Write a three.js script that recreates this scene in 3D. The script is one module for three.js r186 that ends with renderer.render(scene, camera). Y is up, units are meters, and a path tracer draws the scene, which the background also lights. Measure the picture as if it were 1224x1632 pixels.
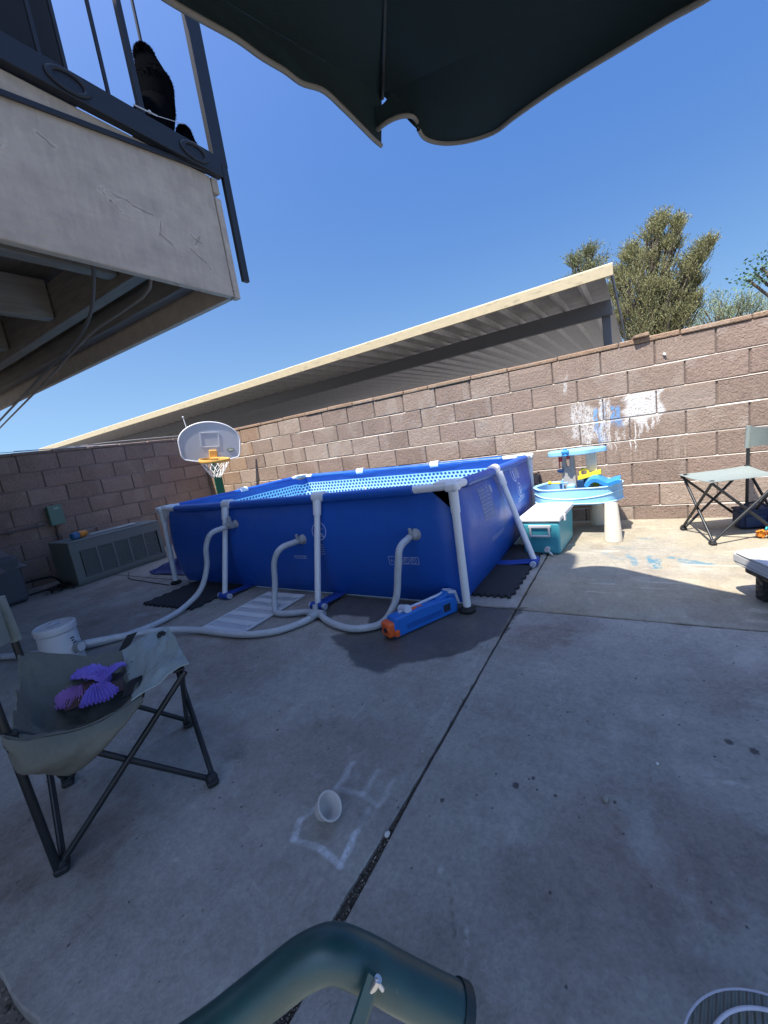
import * as THREE from 'three';
import { mergeGeometries, mergeVertices, toCreasedNormals } from 'three/addons/utils/BufferGeometryUtils.js';
import { RoundedBoxGeometry } from 'three/addons/geometries/RoundedBoxGeometry.js';

// ------------------------------------------------------------------ camera, sky, sun, exposure
const scene = new THREE.Scene();
const rad = Math.PI / 180;
const camera = new THREE.PerspectiveCamera(102.31, 768 / 1024, 0.02, 400);
camera.position.set(0, 1.1, 0);
camera.rotation.set(-10.113 * rad, 32.67 * rad, -8.943 * rad, 'YXZ');
const renderer = new THREE.WebGLRenderer({ antialias: true });
renderer.setSize(768, 1024);
renderer.toneMapping = THREE.LinearToneMapping;
renderer.toneMappingExposure = 3.45;
renderer.shadowMap.enabled = true;
renderer.shadowMap.type = THREE.PCFSoftShadowMap;

const SUN = new THREE.Vector3(-0.12, 1, 0.5).normalize();
{
  const W = 512, H = 256, d = new Float32Array(W * H * 4);
  const clamp01 = v => Math.min(1, Math.max(-1, v));
  const mixc = (a, b, t) => a + (b - a) * t;
  for (let j = 0; j < H; j++) for (let i = 0; i < W; i++) {
    const el = ((j + 0.5) / H - 0.5) * Math.PI, az = ((i + 0.5) / W - 0.5) * 2 * Math.PI;
    const y = Math.sin(el), cx = Math.cos(el) * Math.cos(az), cz = Math.cos(el) * Math.sin(az);
    const t = Math.pow(1 - Math.max(0, y), 3.6), chi = Math.acos(clamp01(cx * SUN.x + y * SUN.y + cz * SUN.z));
    const f = (1 + 18 * Math.exp(-3 * chi) + 0.45 * Math.cos(chi) ** 2) / 1.23 - 1;           // clear-sky indicatrix: brighter toward the sun
    let r = mixc(0.0235, 0.150, t), g = mixc(0.066, 0.245, t), b = mixc(0.196, 0.335, t); const lum = (r + g + b) / 3;
    r += f * mixc(r, lum, 0.7); g += f * mixc(g, lum, 0.7); b += f * mixc(b, lum, 0.7);
    if (y < 0) { const k = Math.min(1, -y * 6); r = mixc(r, 0.16, k); g = mixc(g, 0.15, k); b = mixc(b, 0.13, k); }
    const o = (j * W + i) * 4; d[o] = r; d[o + 1] = g; d[o + 2] = b; d[o + 3] = 1;
  }
  const sky = new THREE.DataTexture(d, W, H, THREE.RGBAFormat, THREE.FloatType);
  sky.mapping = THREE.EquirectangularReflectionMapping; sky.magFilter = THREE.LinearFilter; sky.minFilter = THREE.LinearFilter;
  sky.wrapS = THREE.RepeatWrapping; sky.needsUpdate = true;
  scene.background = sky; scene.environment = sky;
}
const sun = new THREE.DirectionalLight(new THREE.Color().setRGB(1, 0.94, 0.84), 2.75);
sun.position.copy(SUN).multiplyScalar(40); sun.castShadow = true; sun.shadow.radius = 1;
sun.shadow.mapSize.set(4096, 4096);
Object.assign(sun.shadow.camera, { left: -20, right: 12, top: 20, bottom: -20, near: 1, far: 90 });
scene.add(sun); scene.add(sun.target);

// ------------------------------------------------------------------ helpers
function mulberry(a) { return () => { a |= 0; a = a + 0x6D2B79F5 | 0; let t = Math.imul(a ^ a >>> 15, 1 | a); t = t + Math.imul(t ^ t >>> 7, 61 | t) ^ t; return ((t ^ t >>> 14) >>> 0) / 4294967296; }; }
const rnd = mulberry(20240611);
const rr = (a, b) => a + (b - a) * rnd();
const V = (x, y, z) => new THREE.Vector3(x, y, z);
const clamp = (x, a = 0, b = 1) => Math.min(b, Math.max(a, x));
const mix = (a, b, t) => a + (b - a) * t;
const sstep = (a, b, x) => { const t = clamp((x - a) / (b - a)); return t * t * (3 - 2 * t); };
const NT = new Float32Array(65536); { const q = mulberry(77); for (let i = 0; i < 65536; i++) NT[i] = q(); }
function noise(x, y) {                       // value noise 0..1
  const xi = Math.floor(x), yi = Math.floor(y), fx = x - xi, fy = y - yi;
  const u = fx * fx * (3 - 2 * fx), v = fy * fy * (3 - 2 * fy);
  const a = NT[(xi & 255) | ((yi & 255) << 8)], b = NT[((xi + 1) & 255) | ((yi & 255) << 8)];
  const c = NT[(xi & 255) | (((yi + 1) & 255) << 8)], d = NT[((xi + 1) & 255) | (((yi + 1) & 255) << 8)];
  return a + (b - a) * u + (c - a) * v + (a - b - c + d) * u * v;
}
function fbm(x, y, o = 4) { let s = 0, a = 0.5, n = 0; for (let i = 0; i < o; i++) { s += a * noise(x, y); n += a; x = x * 2.03 + 17.3; y = y * 2.03 + 9.7; a *= 0.5; } return s / n; }
const lin2s = c => { c = clamp(c); return Math.round(255 * (c <= 0.0031308 ? 12.92 * c : 1.055 * Math.pow(c, 1 / 2.4) - 0.055)); };
function texture(w, h, fn, srgb = true, rep = true) {         // fn(u,v) -> [r,g,b] linear (or plain data)
  const d = new Uint8Array(w * h * 4);
  for (let j = 0; j < h; j++) for (let i = 0; i < w; i++) {
    const c = fn((i + 0.5) / w, (j + 0.5) / h), o = (j * w + i) * 4;
    if (srgb) { d[o] = lin2s(c[0]); d[o + 1] = lin2s(c[1]); d[o + 2] = lin2s(c[2]); }
    else { d[o] = clamp(c[0]) * 255; d[o + 1] = clamp(c[1]) * 255; d[o + 2] = clamp(c[2]) * 255; }
    d[o + 3] = 255;
  }
  const t = new THREE.DataTexture(d, w, h, THREE.RGBAFormat);
  t.magFilter = THREE.LinearFilter; t.minFilter = THREE.LinearMipmapLinearFilter; t.generateMipmaps = true;
  t.wrapS = t.wrapT = rep ? THREE.RepeatWrapping : THREE.ClampToEdgeWrapping;
  if (srgb) t.colorSpace = THREE.SRGBColorSpace;
  t.needsUpdate = true; return t;
}
const rgb = (r, g, b) => new THREE.Color().setRGB(r, g, b);
function std(r, g, b, rough = 0.7, metal = 0, extra = {}) { return new THREE.MeshStandardMaterial({ color: rgb(r, g, b), roughness: rough, metalness: metal, ...extra }); }
const taken = {};
function numbered(n) { if (!(n in taken)) { taken[n] = 0; return n; } taken[n]++; return n + '_' + String(taken[n]).padStart(3, '0'); }
function mesh(name, geo, mat, parent) {
  const m = new THREE.Mesh(Array.isArray(geo) ? join(geo) : geo, mat);
  m.castShadow = m.receiveShadow = true; m.name = name; if (parent) parent.add(m); return m;
}
function join(list) {
  if (list.length === 1) return list[0];
  const l = list.map(g => { g = g.index ? g.toNonIndexed() : g; for (const k of Object.keys(g.attributes)) if (!['position', 'normal', 'uv'].includes(k)) g.deleteAttribute(k); if (!g.attributes.uv) g.setAttribute('uv', new THREE.Float32BufferAttribute(new Float32Array(g.attributes.position.count * 2), 2)); if (!g.attributes.normal) g.computeVertexNormals(); return g; });
  return mergeGeometries(l);
}
function thing(name, label, category, pos = [0, 0, 0], turn = 0, group) {
  const o = new THREE.Group(); o.name = numbered(name); o.position.set(...pos); o.rotation.y = turn;
  o.userData = { label, category }; if (group) o.userData.group = group; scene.add(o); return o;
}
function tag(o, label, category, group) { o.name = numbered(o.name); o.userData.label = label; o.userData.category = category; if (group) o.userData.group = group; scene.add(o); return o; }
function structure(o) { o.name = numbered(o.name); o.userData.kind = 'structure'; scene.add(o); return o; }
const at = (g, x, y, z, rx = 0, ry = 0, rz = 0) => { if (rx) g.rotateX(rx); if (ry) g.rotateY(ry); if (rz) g.rotateZ(rz); g.translate(x, y, z); return g; };
function bar(a, b, r, r2 = r, seg = 12) {                        // closed tapered cylinder a->b
  const A = a.isVector3 ? a : V(...a), B = b.isVector3 ? b : V(...b), d = B.clone().sub(A), L = d.length();
  const g = new THREE.CylinderGeometry(r2, r, L, seg, 1); g.translate(0, L / 2, 0);
  g.applyQuaternion(new THREE.Quaternion().setFromUnitVectors(V(0, 1, 0), d.normalize())); g.translate(A.x, A.y, A.z); return g;
}
function beam(a, b, w, h, up = V(0, 1, 0), bev = 0.003) {          // rectangular bar a->b, w sideways, h along up
  const A = V(...a), B = V(...b), d = B.clone().sub(A), L = d.length(); d.normalize();
  const side = d.clone().cross(up).normalize(), u2 = side.clone().cross(d).normalize();
  const g = cbox(L, h, w, bev); g.applyMatrix4(new THREE.Matrix4().makeBasis(d, u2, side).setPosition(A.add(B).multiplyScalar(0.5))); return g;
}
function pipe(pts, r, seg = 60, rad8 = 12, caps = true, tension = 0.5) {
  const c = new THREE.CatmullRomCurve3(pts.map(p => p.isVector3 ? p : V(...p)), false, 'centripetal', tension);
  const g = new THREE.TubeGeometry(c, seg, r, rad8, false); if (!caps) return g;
  const s0 = new THREE.SphereGeometry(r * 0.999, rad8, 6), s1 = s0.clone(), p0 = c.getPoint(0), p1 = c.getPoint(1);
  s0.translate(p0.x, p0.y, p0.z); s1.translate(p1.x, p1.y, p1.z); return join([g, s0, s1]);
}
function cbox(w, h, d, b = 0.004, ou = 0, ov = 0) {               // chamfered box, 44 triangles, uv in metres
  const x = w / 2, y = h / 2, z = d / 2; b = Math.min(b, x * 0.9, y * 0.9, z * 0.9);
  const P = [], U = [];
  const tri = (a, q, c) => { const n = V().subVectors(q, a).cross(V().subVectors(c, a)); const m = V().addVectors(a, q).add(c); if (n.dot(m) < 0) [q, c] = [c, q]; n.set(Math.abs(n.x), Math.abs(n.y), Math.abs(n.z)); for (const v of [a, q, c]) { P.push(v.x, v.y, v.z); if (n.z >= n.x && n.z >= n.y) U.push(v.x + ou, v.y + ov); else if (n.x >= n.y) U.push(v.z + ou + 0.37, v.y + ov); else U.push(v.x + ou, v.z + ov + 0.61); } };
  const quad = (a, q, c, e) => { tri(a, q, c); tri(a, c, e); };
  for (const s of [-1, 1]) {
    quad(V(s * x, -y + b, -z + b), V(s * x, y - b, -z + b), V(s * x, y - b, z - b), V(s * x, -y + b, z - b));
    quad(V(-x + b, s * y, -z + b), V(x - b, s * y, -z + b), V(x - b, s * y, z - b), V(-x + b, s * y, z - b));
    quad(V(-x + b, -y + b, s * z), V(x - b, -y + b, s * z), V(x - b, y - b, s * z), V(-x + b, y - b, s * z));
    for (const t of [-1, 1]) {
      quad(V(s * x, t * (y - b), -z + b), V(s * (x - b), t * y, -z + b), V(s * (x - b), t * y, z - b), V(s * x, t * (y - b), z - b));
      quad(V(s * x, -y + b, t * (z - b)), V(s * (x - b), -y + b, t * z), V(s * (x - b), y - b, t * z), V(s * x, y - b, t * (z - b)));
      quad(V(-x + b, s * y, t * (z - b)), V(-x + b, s * (y - b), t * z), V(x - b, s * (y - b), t * z), V(x - b, s * y, t * (z - b)));
      for (const r of [-1, 1]) tri(V(s * x, t * (y - b), r * (z - b)), V(s * (x - b), t * y, r * (z - b)), V(s * (x - b), t * (y - b), r * z));
    }
  }
  const g = new THREE.BufferGeometry(); g.setAttribute('position', new THREE.Float32BufferAttribute(P, 3)); g.setAttribute('uv', new THREE.Float32BufferAttribute(U, 2)); g.computeVertexNormals(); return g;
}
const rbox = (w, h, d, r = 0.01, s = 3) => new RoundedBoxGeometry(w, h, d, s, r);
function sheet(nu, nv, fn, thick = 0.003, uvs = [1, 1]) {          // closed thin sheet from fn(u,v) -> Vector3
  const g = new THREE.PlaneGeometry(1, 1, nu, nv), p = g.attributes.position, u = g.attributes.uv;
  for (let i = 0; i < p.count; i++) { const q = fn(u.getX(i), u.getY(i)); p.setXYZ(i, q.x, q.y, q.z); u.setXY(i, u.getX(i) * uvs[0], u.getY(i) * uvs[1]); }
  g.computeVertexNormals(); if (!thick) return g;
  const n = g.attributes.normal, b = g.clone(), q = b.attributes.position;
  for (let i = 0; i < q.count; i++) q.setXYZ(i, q.getX(i) - n.getX(i) * thick, q.getY(i) - n.getY(i) * thick, q.getZ(i) - n.getZ(i) * thick);
  const ix = b.index.array; for (let i = 0; i < ix.length; i += 3) { const t = ix[i]; ix[i] = ix[i + 1]; ix[i + 1] = t; } b.computeVertexNormals();
  const R = [], W = nu + 1, edge = (a, c) => { const A = V().fromBufferAttribute(p, a), C = V().fromBufferAttribute(p, c), A2 = V().fromBufferAttribute(q, a), C2 = V().fromBufferAttribute(q, c); for (const v of [A, C, C2, A, C2, A2]) R.push(v.x, v.y, v.z); };
  for (let i = 0; i < nu; i++) { edge(i + 1, i); edge(nv * W + i, nv * W + i + 1); } for (let j = 0; j < nv; j++) { edge(j * W, (j + 1) * W); edge((j + 1) * W + nu, j * W + nu); }
  const e = new THREE.BufferGeometry(); e.setAttribute('position', new THREE.Float32BufferAttribute(R, 3)); e.computeVertexNormals();
  return join([g, b, e]);
}
function extrude(pts, depth, bevel = 0, holes = []) {               // polygon in xy extruded along z
  const s = new THREE.Shape(pts.map(p => new THREE.Vector2(p[0], p[1]))); for (const h of holes) s.holes.push(new THREE.Path(h.map(p => new THREE.Vector2(p[0], p[1]))));
  return new THREE.ExtrudeGeometry(s, { depth, bevelEnabled: bevel > 0, bevelSize: bevel, bevelThickness: bevel, bevelSegments: 2, curveSegments: 8 });
}
const lathe = (pts, seg = 32) => new THREE.LatheGeometry(pts.map(p => new THREE.Vector2(p[0], p[1])), seg);
function canvasTexture(w, h, draw, srgb = true) { const c = document.createElement('canvas'); c.width = w; c.height = h; const x = c.getContext('2d'); draw(x, w, h); const t = new THREE.CanvasTexture(c); if (srgb) t.colorSpace = THREE.SRGBColorSpace; return t; }

// shared fine textures
const grainBump = texture(512, 512, (u, v) => { const a = noise(u * 256, v * 256) * 0.6 + noise(u * 128 + 5, v * 128) * 0.4; return [a, a, a]; }, false);
const weave = texture(256, 256, (u, v) => { const a = 0.5 + 0.25 * Math.sin(u * 256 * Math.PI / 2) * Math.sin(v * 256 * Math.PI / 2) + 0.25 * noise(u * 128, v * 128); return [a, a, a]; }, false);
// ------------------------------------------------------------------ ground: dirt sheet, four concrete slabs, joint gravel
{
  const dirtMap = texture(512, 512, (u, v) => { const a = fbm(u * 24, v * 24, 4), s = noise(u * 250, v * 250); const k = 0.09 + 0.07 * a + (s > 0.8 ? 0.07 : 0); return [k * 1.12, k, k * 0.86]; });
  dirtMap.repeat.set(400, 400);
  const g = new THREE.PlaneGeometry(800, 800); g.rotateX(-Math.PI / 2); g.translate(0, -0.035, 0);
  const m = mesh('ground', g, new THREE.MeshStandardMaterial({ map: dirtMap, roughness: 1, bumpMap: dirtMap, bumpScale: 0.01 })); structure(m);
}
const segd = (x, z, a, b) => { const dx = b[0] - a[0], dz = b[1] - a[1], t = clamp(((x - a[0]) * dx + (z - a[1]) * dz) / (dx * dx + dz * dz)); return Math.hypot(x - a[0] - t * dx, z - a[1] - t * dz); };
const chalk = [[[-0.9, -0.645], [-0.925, -0.70]], [[-0.925, -0.70], [-0.905, -0.76]], [[-0.905, -0.76], [-0.87, -0.80]], [[-0.9, -0.643], [-0.80, -0.655]], [[-0.80, -0.655], [-0.718, -0.638]], [[-0.718, -0.638], [-0.735, -0.74]], [[-0.735, -0.74], [-0.748, -0.81]],
  [[-0.893, -0.838], [-0.897, -0.945]], [[-0.893, -0.838], [-0.79, -0.852]], [[-0.79, -0.852], [-0.728, -0.835]], [[-0.79, -0.852], [-0.798, -0.95]], [[-0.728, -0.835], [-0.722, -0.935]]];
const chalkStrong = [1, 0.6, 0.25, 0.55, 0.9, 1, 0.5, 0.6, 0.3, 0.25, 0.35, 0.22];
const wetPoly = [[-1.95, -1.87], [-1.9, -2.25], [-0.6, -2.30], [-0.605, -2.2], [-0.655, -1.96], [-0.75, -1.84], [-0.78, -1.74], [-0.875, -1.65], [-1.04, -1.58], [-1.12, -1.46], [-1.3, -1.49], [-1.42, -1.6], [-1.55, -1.66], [-1.62, -1.72], [-1.4, -1.85], [-1.5, -1.97], [-1.72, -1.97], [-1.8, -1.88]];
function wetness(x, z) {
  x += 0.09 * (fbm(x * 5 + 3, z * 5, 3) - 0.5) + 0.06 * (fbm(x * 26, z * 26, 3) - 0.5); z += 0.09 * (fbm(x * 5 + 40, z * 5 + 8, 3) - 0.5);
  let inside = false, d = 9;
  for (let i = 0, j = wetPoly.length - 1; i < wetPoly.length; j = i++) { const a = wetPoly[i], b = wetPoly[j]; if ((a[1] > z) !== (b[1] > z) && x < (b[0] - a[0]) * (z - a[1]) / (b[1] - a[1]) + a[0]) inside = !inside; d = Math.min(d, segd(x, z, a, b)); }
  return sstep(-0.018, 0.014, inside ? d : -d);
}
const blots = [[-0.549, -0.929, 0.008], [-0.361, -1.061, 0.011], [0.203, -1.464, 0.013], [0.261, -1.447, 0.013], [-0.249, -1.069, 0.006], [-0.319, -1.108, 0.006], [-0.33, -1.1, 0.004], [-0.3, -1.07, 0.004]];
{ const q = mulberry(5); for (let i = 0; i < 420; i++) blots.push([mix(-3, 1.6, q()), mix(-2.2, -0.15, q()), 0.002 + 0.0045 * q() * q()]); }
const floorPaint = [[[-0.04, -3.74], [0.05, -3.72], 0.025, 0.5], [[-0.195, -3.5], [-0.08, -3.46], 0.03, 0.35], [[-0.11, -3.32], [-0.05, -3.1], 0.03, 0.75], [[-0.27, -3.36], [-0.22, -3.3], 0.03, 0.35], [[-0.2, -3.25], [-0.14, -3.2], 0.02, 0.4], [[0.03, -3.28], [0.05, -3.06], 0.035, 1], [[0.07, -3.22], [0.09, -3.06], 0.02, 0.8], [[0.14, -3.28], [0.36, -3.15], 0.025, 0.9], [[0.19, -3.2], [0.3, -3.15], 0.02, 0.7]];
const scuffs = [[-0.36, -0.62, 1.2, 0.04, 0.008, 0.2], [-0.47, -0.74, 0.3, 0.02, 0.012, 0.14], [-0.5, -0.5, 1.4, 0.07, 0.016, 0.12], [-0.42, -1.75, 0.1, 0.09, 0.01, 0.08]]; { const q = mulberry(91); for (let i = 0; i < 46; i++) scuffs.push([mix(-2.6, 1.2, q()), mix(-2.2, -0.2, q()), q() * 3.1, 0.02 + 0.09 * q(), 0.003 + 0.010 * q(), (q() < 0.3 ? -0.07 : 0.09) * (0.4 + q())]); }
const smears = [[0.12, -1.0, 0.33, 0.24], [-0.1, -0.85, 0.3, 0.13], [-0.45, -2.0, 0.22, 0.25], [-2.2, -1.2, 0.6, 0.22], [-1.2, -0.9, 0.4, 0.18], [0.6, -1.7, 0.5, 0.2], [-3.6, -1.4, 0.7, 0.25], [-1.6, -0.3, 0.4, 0.3], [-4.6, -2.0, 0.6, 0.25]];
function concrete(x, z) {
  const big = fbm(x * 1.1 + 9, z * 1.1 + 4, 4), med = fbm(x * 6, z * 6, 3), fin = noise(x * 210, z * 210), fi2 = noise(x * 95 + 7, z * 95);
  let k = 0.315 * (0.72 + 0.36 * big + 0.14 * (med - 0.5) * 2 + 0.20 * (fin - 0.5) + 0.20 * (fi2 - 0.5) + 0.12 * (fbm(x * 28 + 3, z * 28, 2) - 0.5));
  if (fi2 > 0.86 && fin > 0.55) k *= 0.80;                                                  // pits and grit
  const str = fbm(x * 2.2 + 3, z * 26 + 11, 3); k *= 0.95 + 0.1 * str;                     // broom and trowel streaks
  let r = k * 1.06, g = k, b = k * 0.895;
  const st = sstep(0.56, 0.74, fbm(x * 3.7 + 31, z * 3.7 + 12, 5)) * (0.6 + 0.7 * fbm(x * 24, z * 24, 3)); r *= 1 - 0.14 * st; g *= 1 - 0.16 * st; b *= 1 - 0.17 * st;
  const pale = sstep(0.60, 0.78, fbm(x * 9 + 61, z * 4 + 3, 4)) * 0.5 + sstep(0.70, 0.78, fbm(x * 26 + 11, z * 20 + 5, 3)) * 0.5 + (noise(x * 120 + 3, z * 120) > 0.955 ? 0.5 : 0); r += pale * 0.06; g += pale * 0.062; b += pale * 0.064;
  if (z > -2.27) {
    for (const q of blots) { const dx = x - q[0], dz = z - q[1]; if (Math.abs(dx) < 0.04 && Math.abs(dz) < 0.04) { const d = Math.hypot(dx, dz * 0.8) * (0.75 + 0.6 * noise(x * 160, z * 160)); const t = 1 - sstep(q[2] * 0.6, q[2] * 1.1, d); r = mix(r, 0.045, t * 0.85); g = mix(g, 0.042, t * 0.85); b = mix(b, 0.04, t * 0.85); } }
    if (x > -1 && x < -0.66 && z > -1 && z < -0.6) chalk.forEach((c, i) => { const w = 0.011 + 0.008 * noise(x * 40 + i, z * 40); const d = segd(x + 0.012 * (noise(x * 25, z * 25) - 0.5), z, c[0], c[1]); const t = (1 - sstep(w * 0.25, w, d)) * (0.35 + 0.65 * noise(x * 180, z * 180 + i)) * chalkStrong[i] * 1.25 * sstep(0.1, 0.55, fbm(x * 14 + i * 3, z * 14, 3)); r = mix(r, 0.62, t); g = mix(g, 0.64, t); b = mix(b, 0.66, t); });
    // long smudge of chalk dust beside the joint and scattered scuffs
    const du = sstep(0.03, 0.0, Math.abs(x + 0.70 + 0.02 * noise(z * 4, 3))) * sstep(0.45, 0.7, fbm(x * 40, z * 5, 2)) * 0.5; r += du * 0.07; g += du * 0.07; b += du * 0.07;
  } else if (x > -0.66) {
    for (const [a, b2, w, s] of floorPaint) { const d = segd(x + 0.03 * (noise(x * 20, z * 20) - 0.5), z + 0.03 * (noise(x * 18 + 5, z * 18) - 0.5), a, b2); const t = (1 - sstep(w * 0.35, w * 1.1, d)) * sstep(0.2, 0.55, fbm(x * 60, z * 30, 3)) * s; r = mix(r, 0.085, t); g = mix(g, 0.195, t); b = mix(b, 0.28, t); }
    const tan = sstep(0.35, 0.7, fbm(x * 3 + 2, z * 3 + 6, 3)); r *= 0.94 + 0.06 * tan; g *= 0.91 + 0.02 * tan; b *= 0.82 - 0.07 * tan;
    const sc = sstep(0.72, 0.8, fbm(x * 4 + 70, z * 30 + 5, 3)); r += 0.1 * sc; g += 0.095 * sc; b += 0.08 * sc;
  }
  const cr = Math.abs(x - 0.55 + 0.35 * fbm(z * 1.3 + 4, 2, 3) + 0.03 * noise(z * 22, 5) + 0.12 * z); if (z > -2.2 && cr < 0.0022) { r *= 0.55; g *= 0.54; b *= 0.53; }
  for (const [sx, sz, a, l, wd, c] of scuffs) { const dx = x - sx, dz = z - sz; if (Math.abs(dx) > l || Math.abs(dz) > l) continue; const p = dx * Math.cos(a) + dz * Math.sin(a), o = -dx * Math.sin(a) + dz * Math.cos(a) + 0.006 * (noise(p * 60 + sx * 9, 3) - 0.5); const t = (1 - sstep(wd * 0.3, wd, Math.abs(o))) * (1 - sstep(l * 0.4, l, Math.abs(p))) * sstep(0.35, 0.75, fbm(x * 70, z * 70, 3)); r += c * t; g += c * t * 0.98; b += c * t * 0.95; }
  for (const [sx, sz, R, c] of smears) { const d = Math.hypot(x - sx, (z - sz) * 1.4) / R; if (d < 1.3) { const t = sstep(0.4, 0.62, fbm(x * 7 + sx, z * 7, 5) + 0.28 * (1 - d)) * c * sstep(1.3, 0.5, d) * (0.55 + 0.9 * fbm(x * 45, z * 45, 3)); r *= 1 - t * 0.75; g *= 1 - t; b *= 1 - t * 1.05; } }
  const w = (z > -2.4 && x > -2.2) ? wetness(x, z) : 0;
  if (w > 0) { const f = 1 - 0.68 * w; r *= f; g *= f; b *= f; }
  return [r, g, b, w];
}
const JX = -0.65, JZ = -2.27;
const concreteFine = texture(512, 512, (u, v) => { const a = 0.5 * noise(u * 256, v * 256) + 0.3 * noise(u * 64, v * 64) + (noise(u * 128 + 50, v * 128) > 0.9 ? -0.5 : 0.1); return [a, a, a]; }, false);
function slab(x0, x1, z0, z1, tw, th, wet) {
  const c = [], N = 90, q = mulberry(Math.round((x0 * 31 + z0 * 17) * 100) | 0);
  // joint edges wander and chip; the joint opens toward the camera
  const open = z => 0.005 + 0.011 * sstep(-1.0, -0.45, z);
  const jit = (s, k) => 0.004 * (fbm(s * 7, k, 3) - 0.5) + 0.006 * Math.max(0, fbm(s * 30, k + 9, 2) - 0.62) * 3;
  const push = (x, z) => c.push([x, -z]);
  for (let i = 0; i < N; i++) { const z = mix(z1, z0, i / N); push(x0 === JX ? x0 + open(z) + jit(z, 2) : x0, z); }
  for (let i = 0; i < N; i++) { const x = mix(x0, x1, i / N); push(x, z0 === JZ ? z0 + 0.006 + jit(x, 5) : z0); }
  for (let i = 0; i < N; i++) { const z = mix(z0, z1, i / N); push(x1 === JX ? x1 - open(z) - jit(z, 8) : x1, z); }
  for (let i = 0; i < N; i++) { const x = mix(x1, x0, i / N); push(x, z1 === JZ ? z1 - 0.006 - jit(x, 11) : (x1 === JX ? z1 + 0.05 * (fbm(x * 4, 3, 3) - 0.5) + 0.12 * sstep(-1.15, -0.9, x) : z1)); }
  const sh = new THREE.Shape(c.map(p => new THREE.Vector2(...p)));
  const g = new THREE.ExtrudeGeometry(sh, { depth: 0.08, bevelEnabled: true, bevelSize: 0.004, bevelThickness: 0.004, bevelOffset: -0.004, bevelSegments: 1 });
  g.rotateX(-Math.PI / 2); g.translate(0, -0.084, 0);
  const p = g.attributes.position, u = g.attributes.uv;
  for (let i = 0; i < p.count; i++) u.setXY(i, (p.getX(i) - x0) / (x1 - x0), (p.getZ(i) - z0) / (z1 - z0));
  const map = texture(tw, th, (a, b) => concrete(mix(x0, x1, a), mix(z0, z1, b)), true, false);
  const m = new THREE.MeshStandardMaterial({ map, roughness: 0.88 });
  if (wet) m.roughnessMap = texture(512, 256, (a, b) => { const x = mix(x0, x1, a), z = mix(z0, z1, b), w = (z > -2.4 && x > -2.2) ? wetness(x, z) : 0; const r = mix(1, 0.34 + 0.3 * fbm(x * 12, z * 12, 2), w); return [r, r, r]; }, false, false);
  const bm = concreteFine.clone(); bm.repeat.set((x1 - x0) / 0.9, (z1 - z0) / 0.9); bm.needsUpdate = true; m.bumpMap = bm; m.bumpScale = 0.0016;
  return mesh('added_bounce_slab', g, m, patio);
}
const patio = new THREE.Group(); patio.name = 'patio'; structure(patio);
slab(-6.15, JX, JZ, -0.1, 2048, 820, true);
slab(JX, 2.4, JZ, 2.6, 1300, 2048, false);
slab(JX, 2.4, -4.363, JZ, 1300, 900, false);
slab(-6.15, JX, -4.363, JZ, 1100, 420, false);
for (const [x0, x1, z0, z1] of [[2.41, 7, -4.3, 3], [-6.1, 7, 2.9, 7]]) { const g = at(cbox(x1 - x0, 0.08, z1 - z0, 0.006), (x0 + x1) / 2, -0.044, (z0 + z1) / 2); mesh('added_bounce_slab', g, std(0.31, 0.295, 0.265, 0.9), patio); }  // added slabs out of view, to bounce warm sunlight into the shade
{ // gravel and grit lodged in the open joint and in the dirt strip
  const q = mulberry(9), base = new THREE.IcosahedronGeometry(1, 0), n = 2600;
  const im = new THREE.InstancedMesh(base, std(0.16, 0.145, 0.125, 0.95), n), M = new THREE.Matrix4(), Q = new THREE.Quaternion(), E = new THREE.Euler();
  for (let i = 0; i < n; i++) {
    let x, z, s, y;
    if (i < 1500) { z = mix(-1.25, -0.25, Math.sqrt(q())); const w = 0.004 + 0.012 * sstep(-1.0, -0.45, z); x = JX + (q() - 0.5) * 2 * w; s = 0.0012 + 0.003 * q() * q(); y = -0.012 + 0.010 * q() * sstep(-1.0, -0.6, z) ; if (q() > 0.5) y -= 0.008; }
    else { x = mix(-1.9, -0.9, q()); z = mix(-0.13, 0.25, q()); s = 0.002 + 0.012 * q() * q() * q(); y = -0.035 + s * 0.4; }
    E.set(q() * 6, q() * 6, q() * 6); Q.setFromEuler(E); M.compose(V(x, y, z), Q, V(s * (0.7 + 0.6 * q()), s * (0.6 + 0.5 * q()), s)); im.setMatrixAt(i, M);
    const k = 0.5 + 1.1 * q() * q() + (q() > 0.95 ? 2 : 0); im.setColorAt(i, rgb(k, k * 0.97, k * 0.92));
  }
  im.name = 'joint_gravel'; im.userData = { kind: 'stuff', label: 'dark grit and small gravel filling the slab joint', category: 'gravel' }; im.castShadow = im.receiveShadow = true; scene.add(im);
  const fill = mesh('joint_dirt', [at(cbox(0.05, 0.01, 2.9, 0.002), JX, -0.02, -0.8), at(cbox(9, 0.01, 0.05, 0.002), -1.8, -0.024, JZ), at(cbox(0.05, 0.01, 2.1, 0.002), JX, -0.024, -3.3)], std(0.085, 0.075, 0.062, 1)); structure(fill);
}
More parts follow.
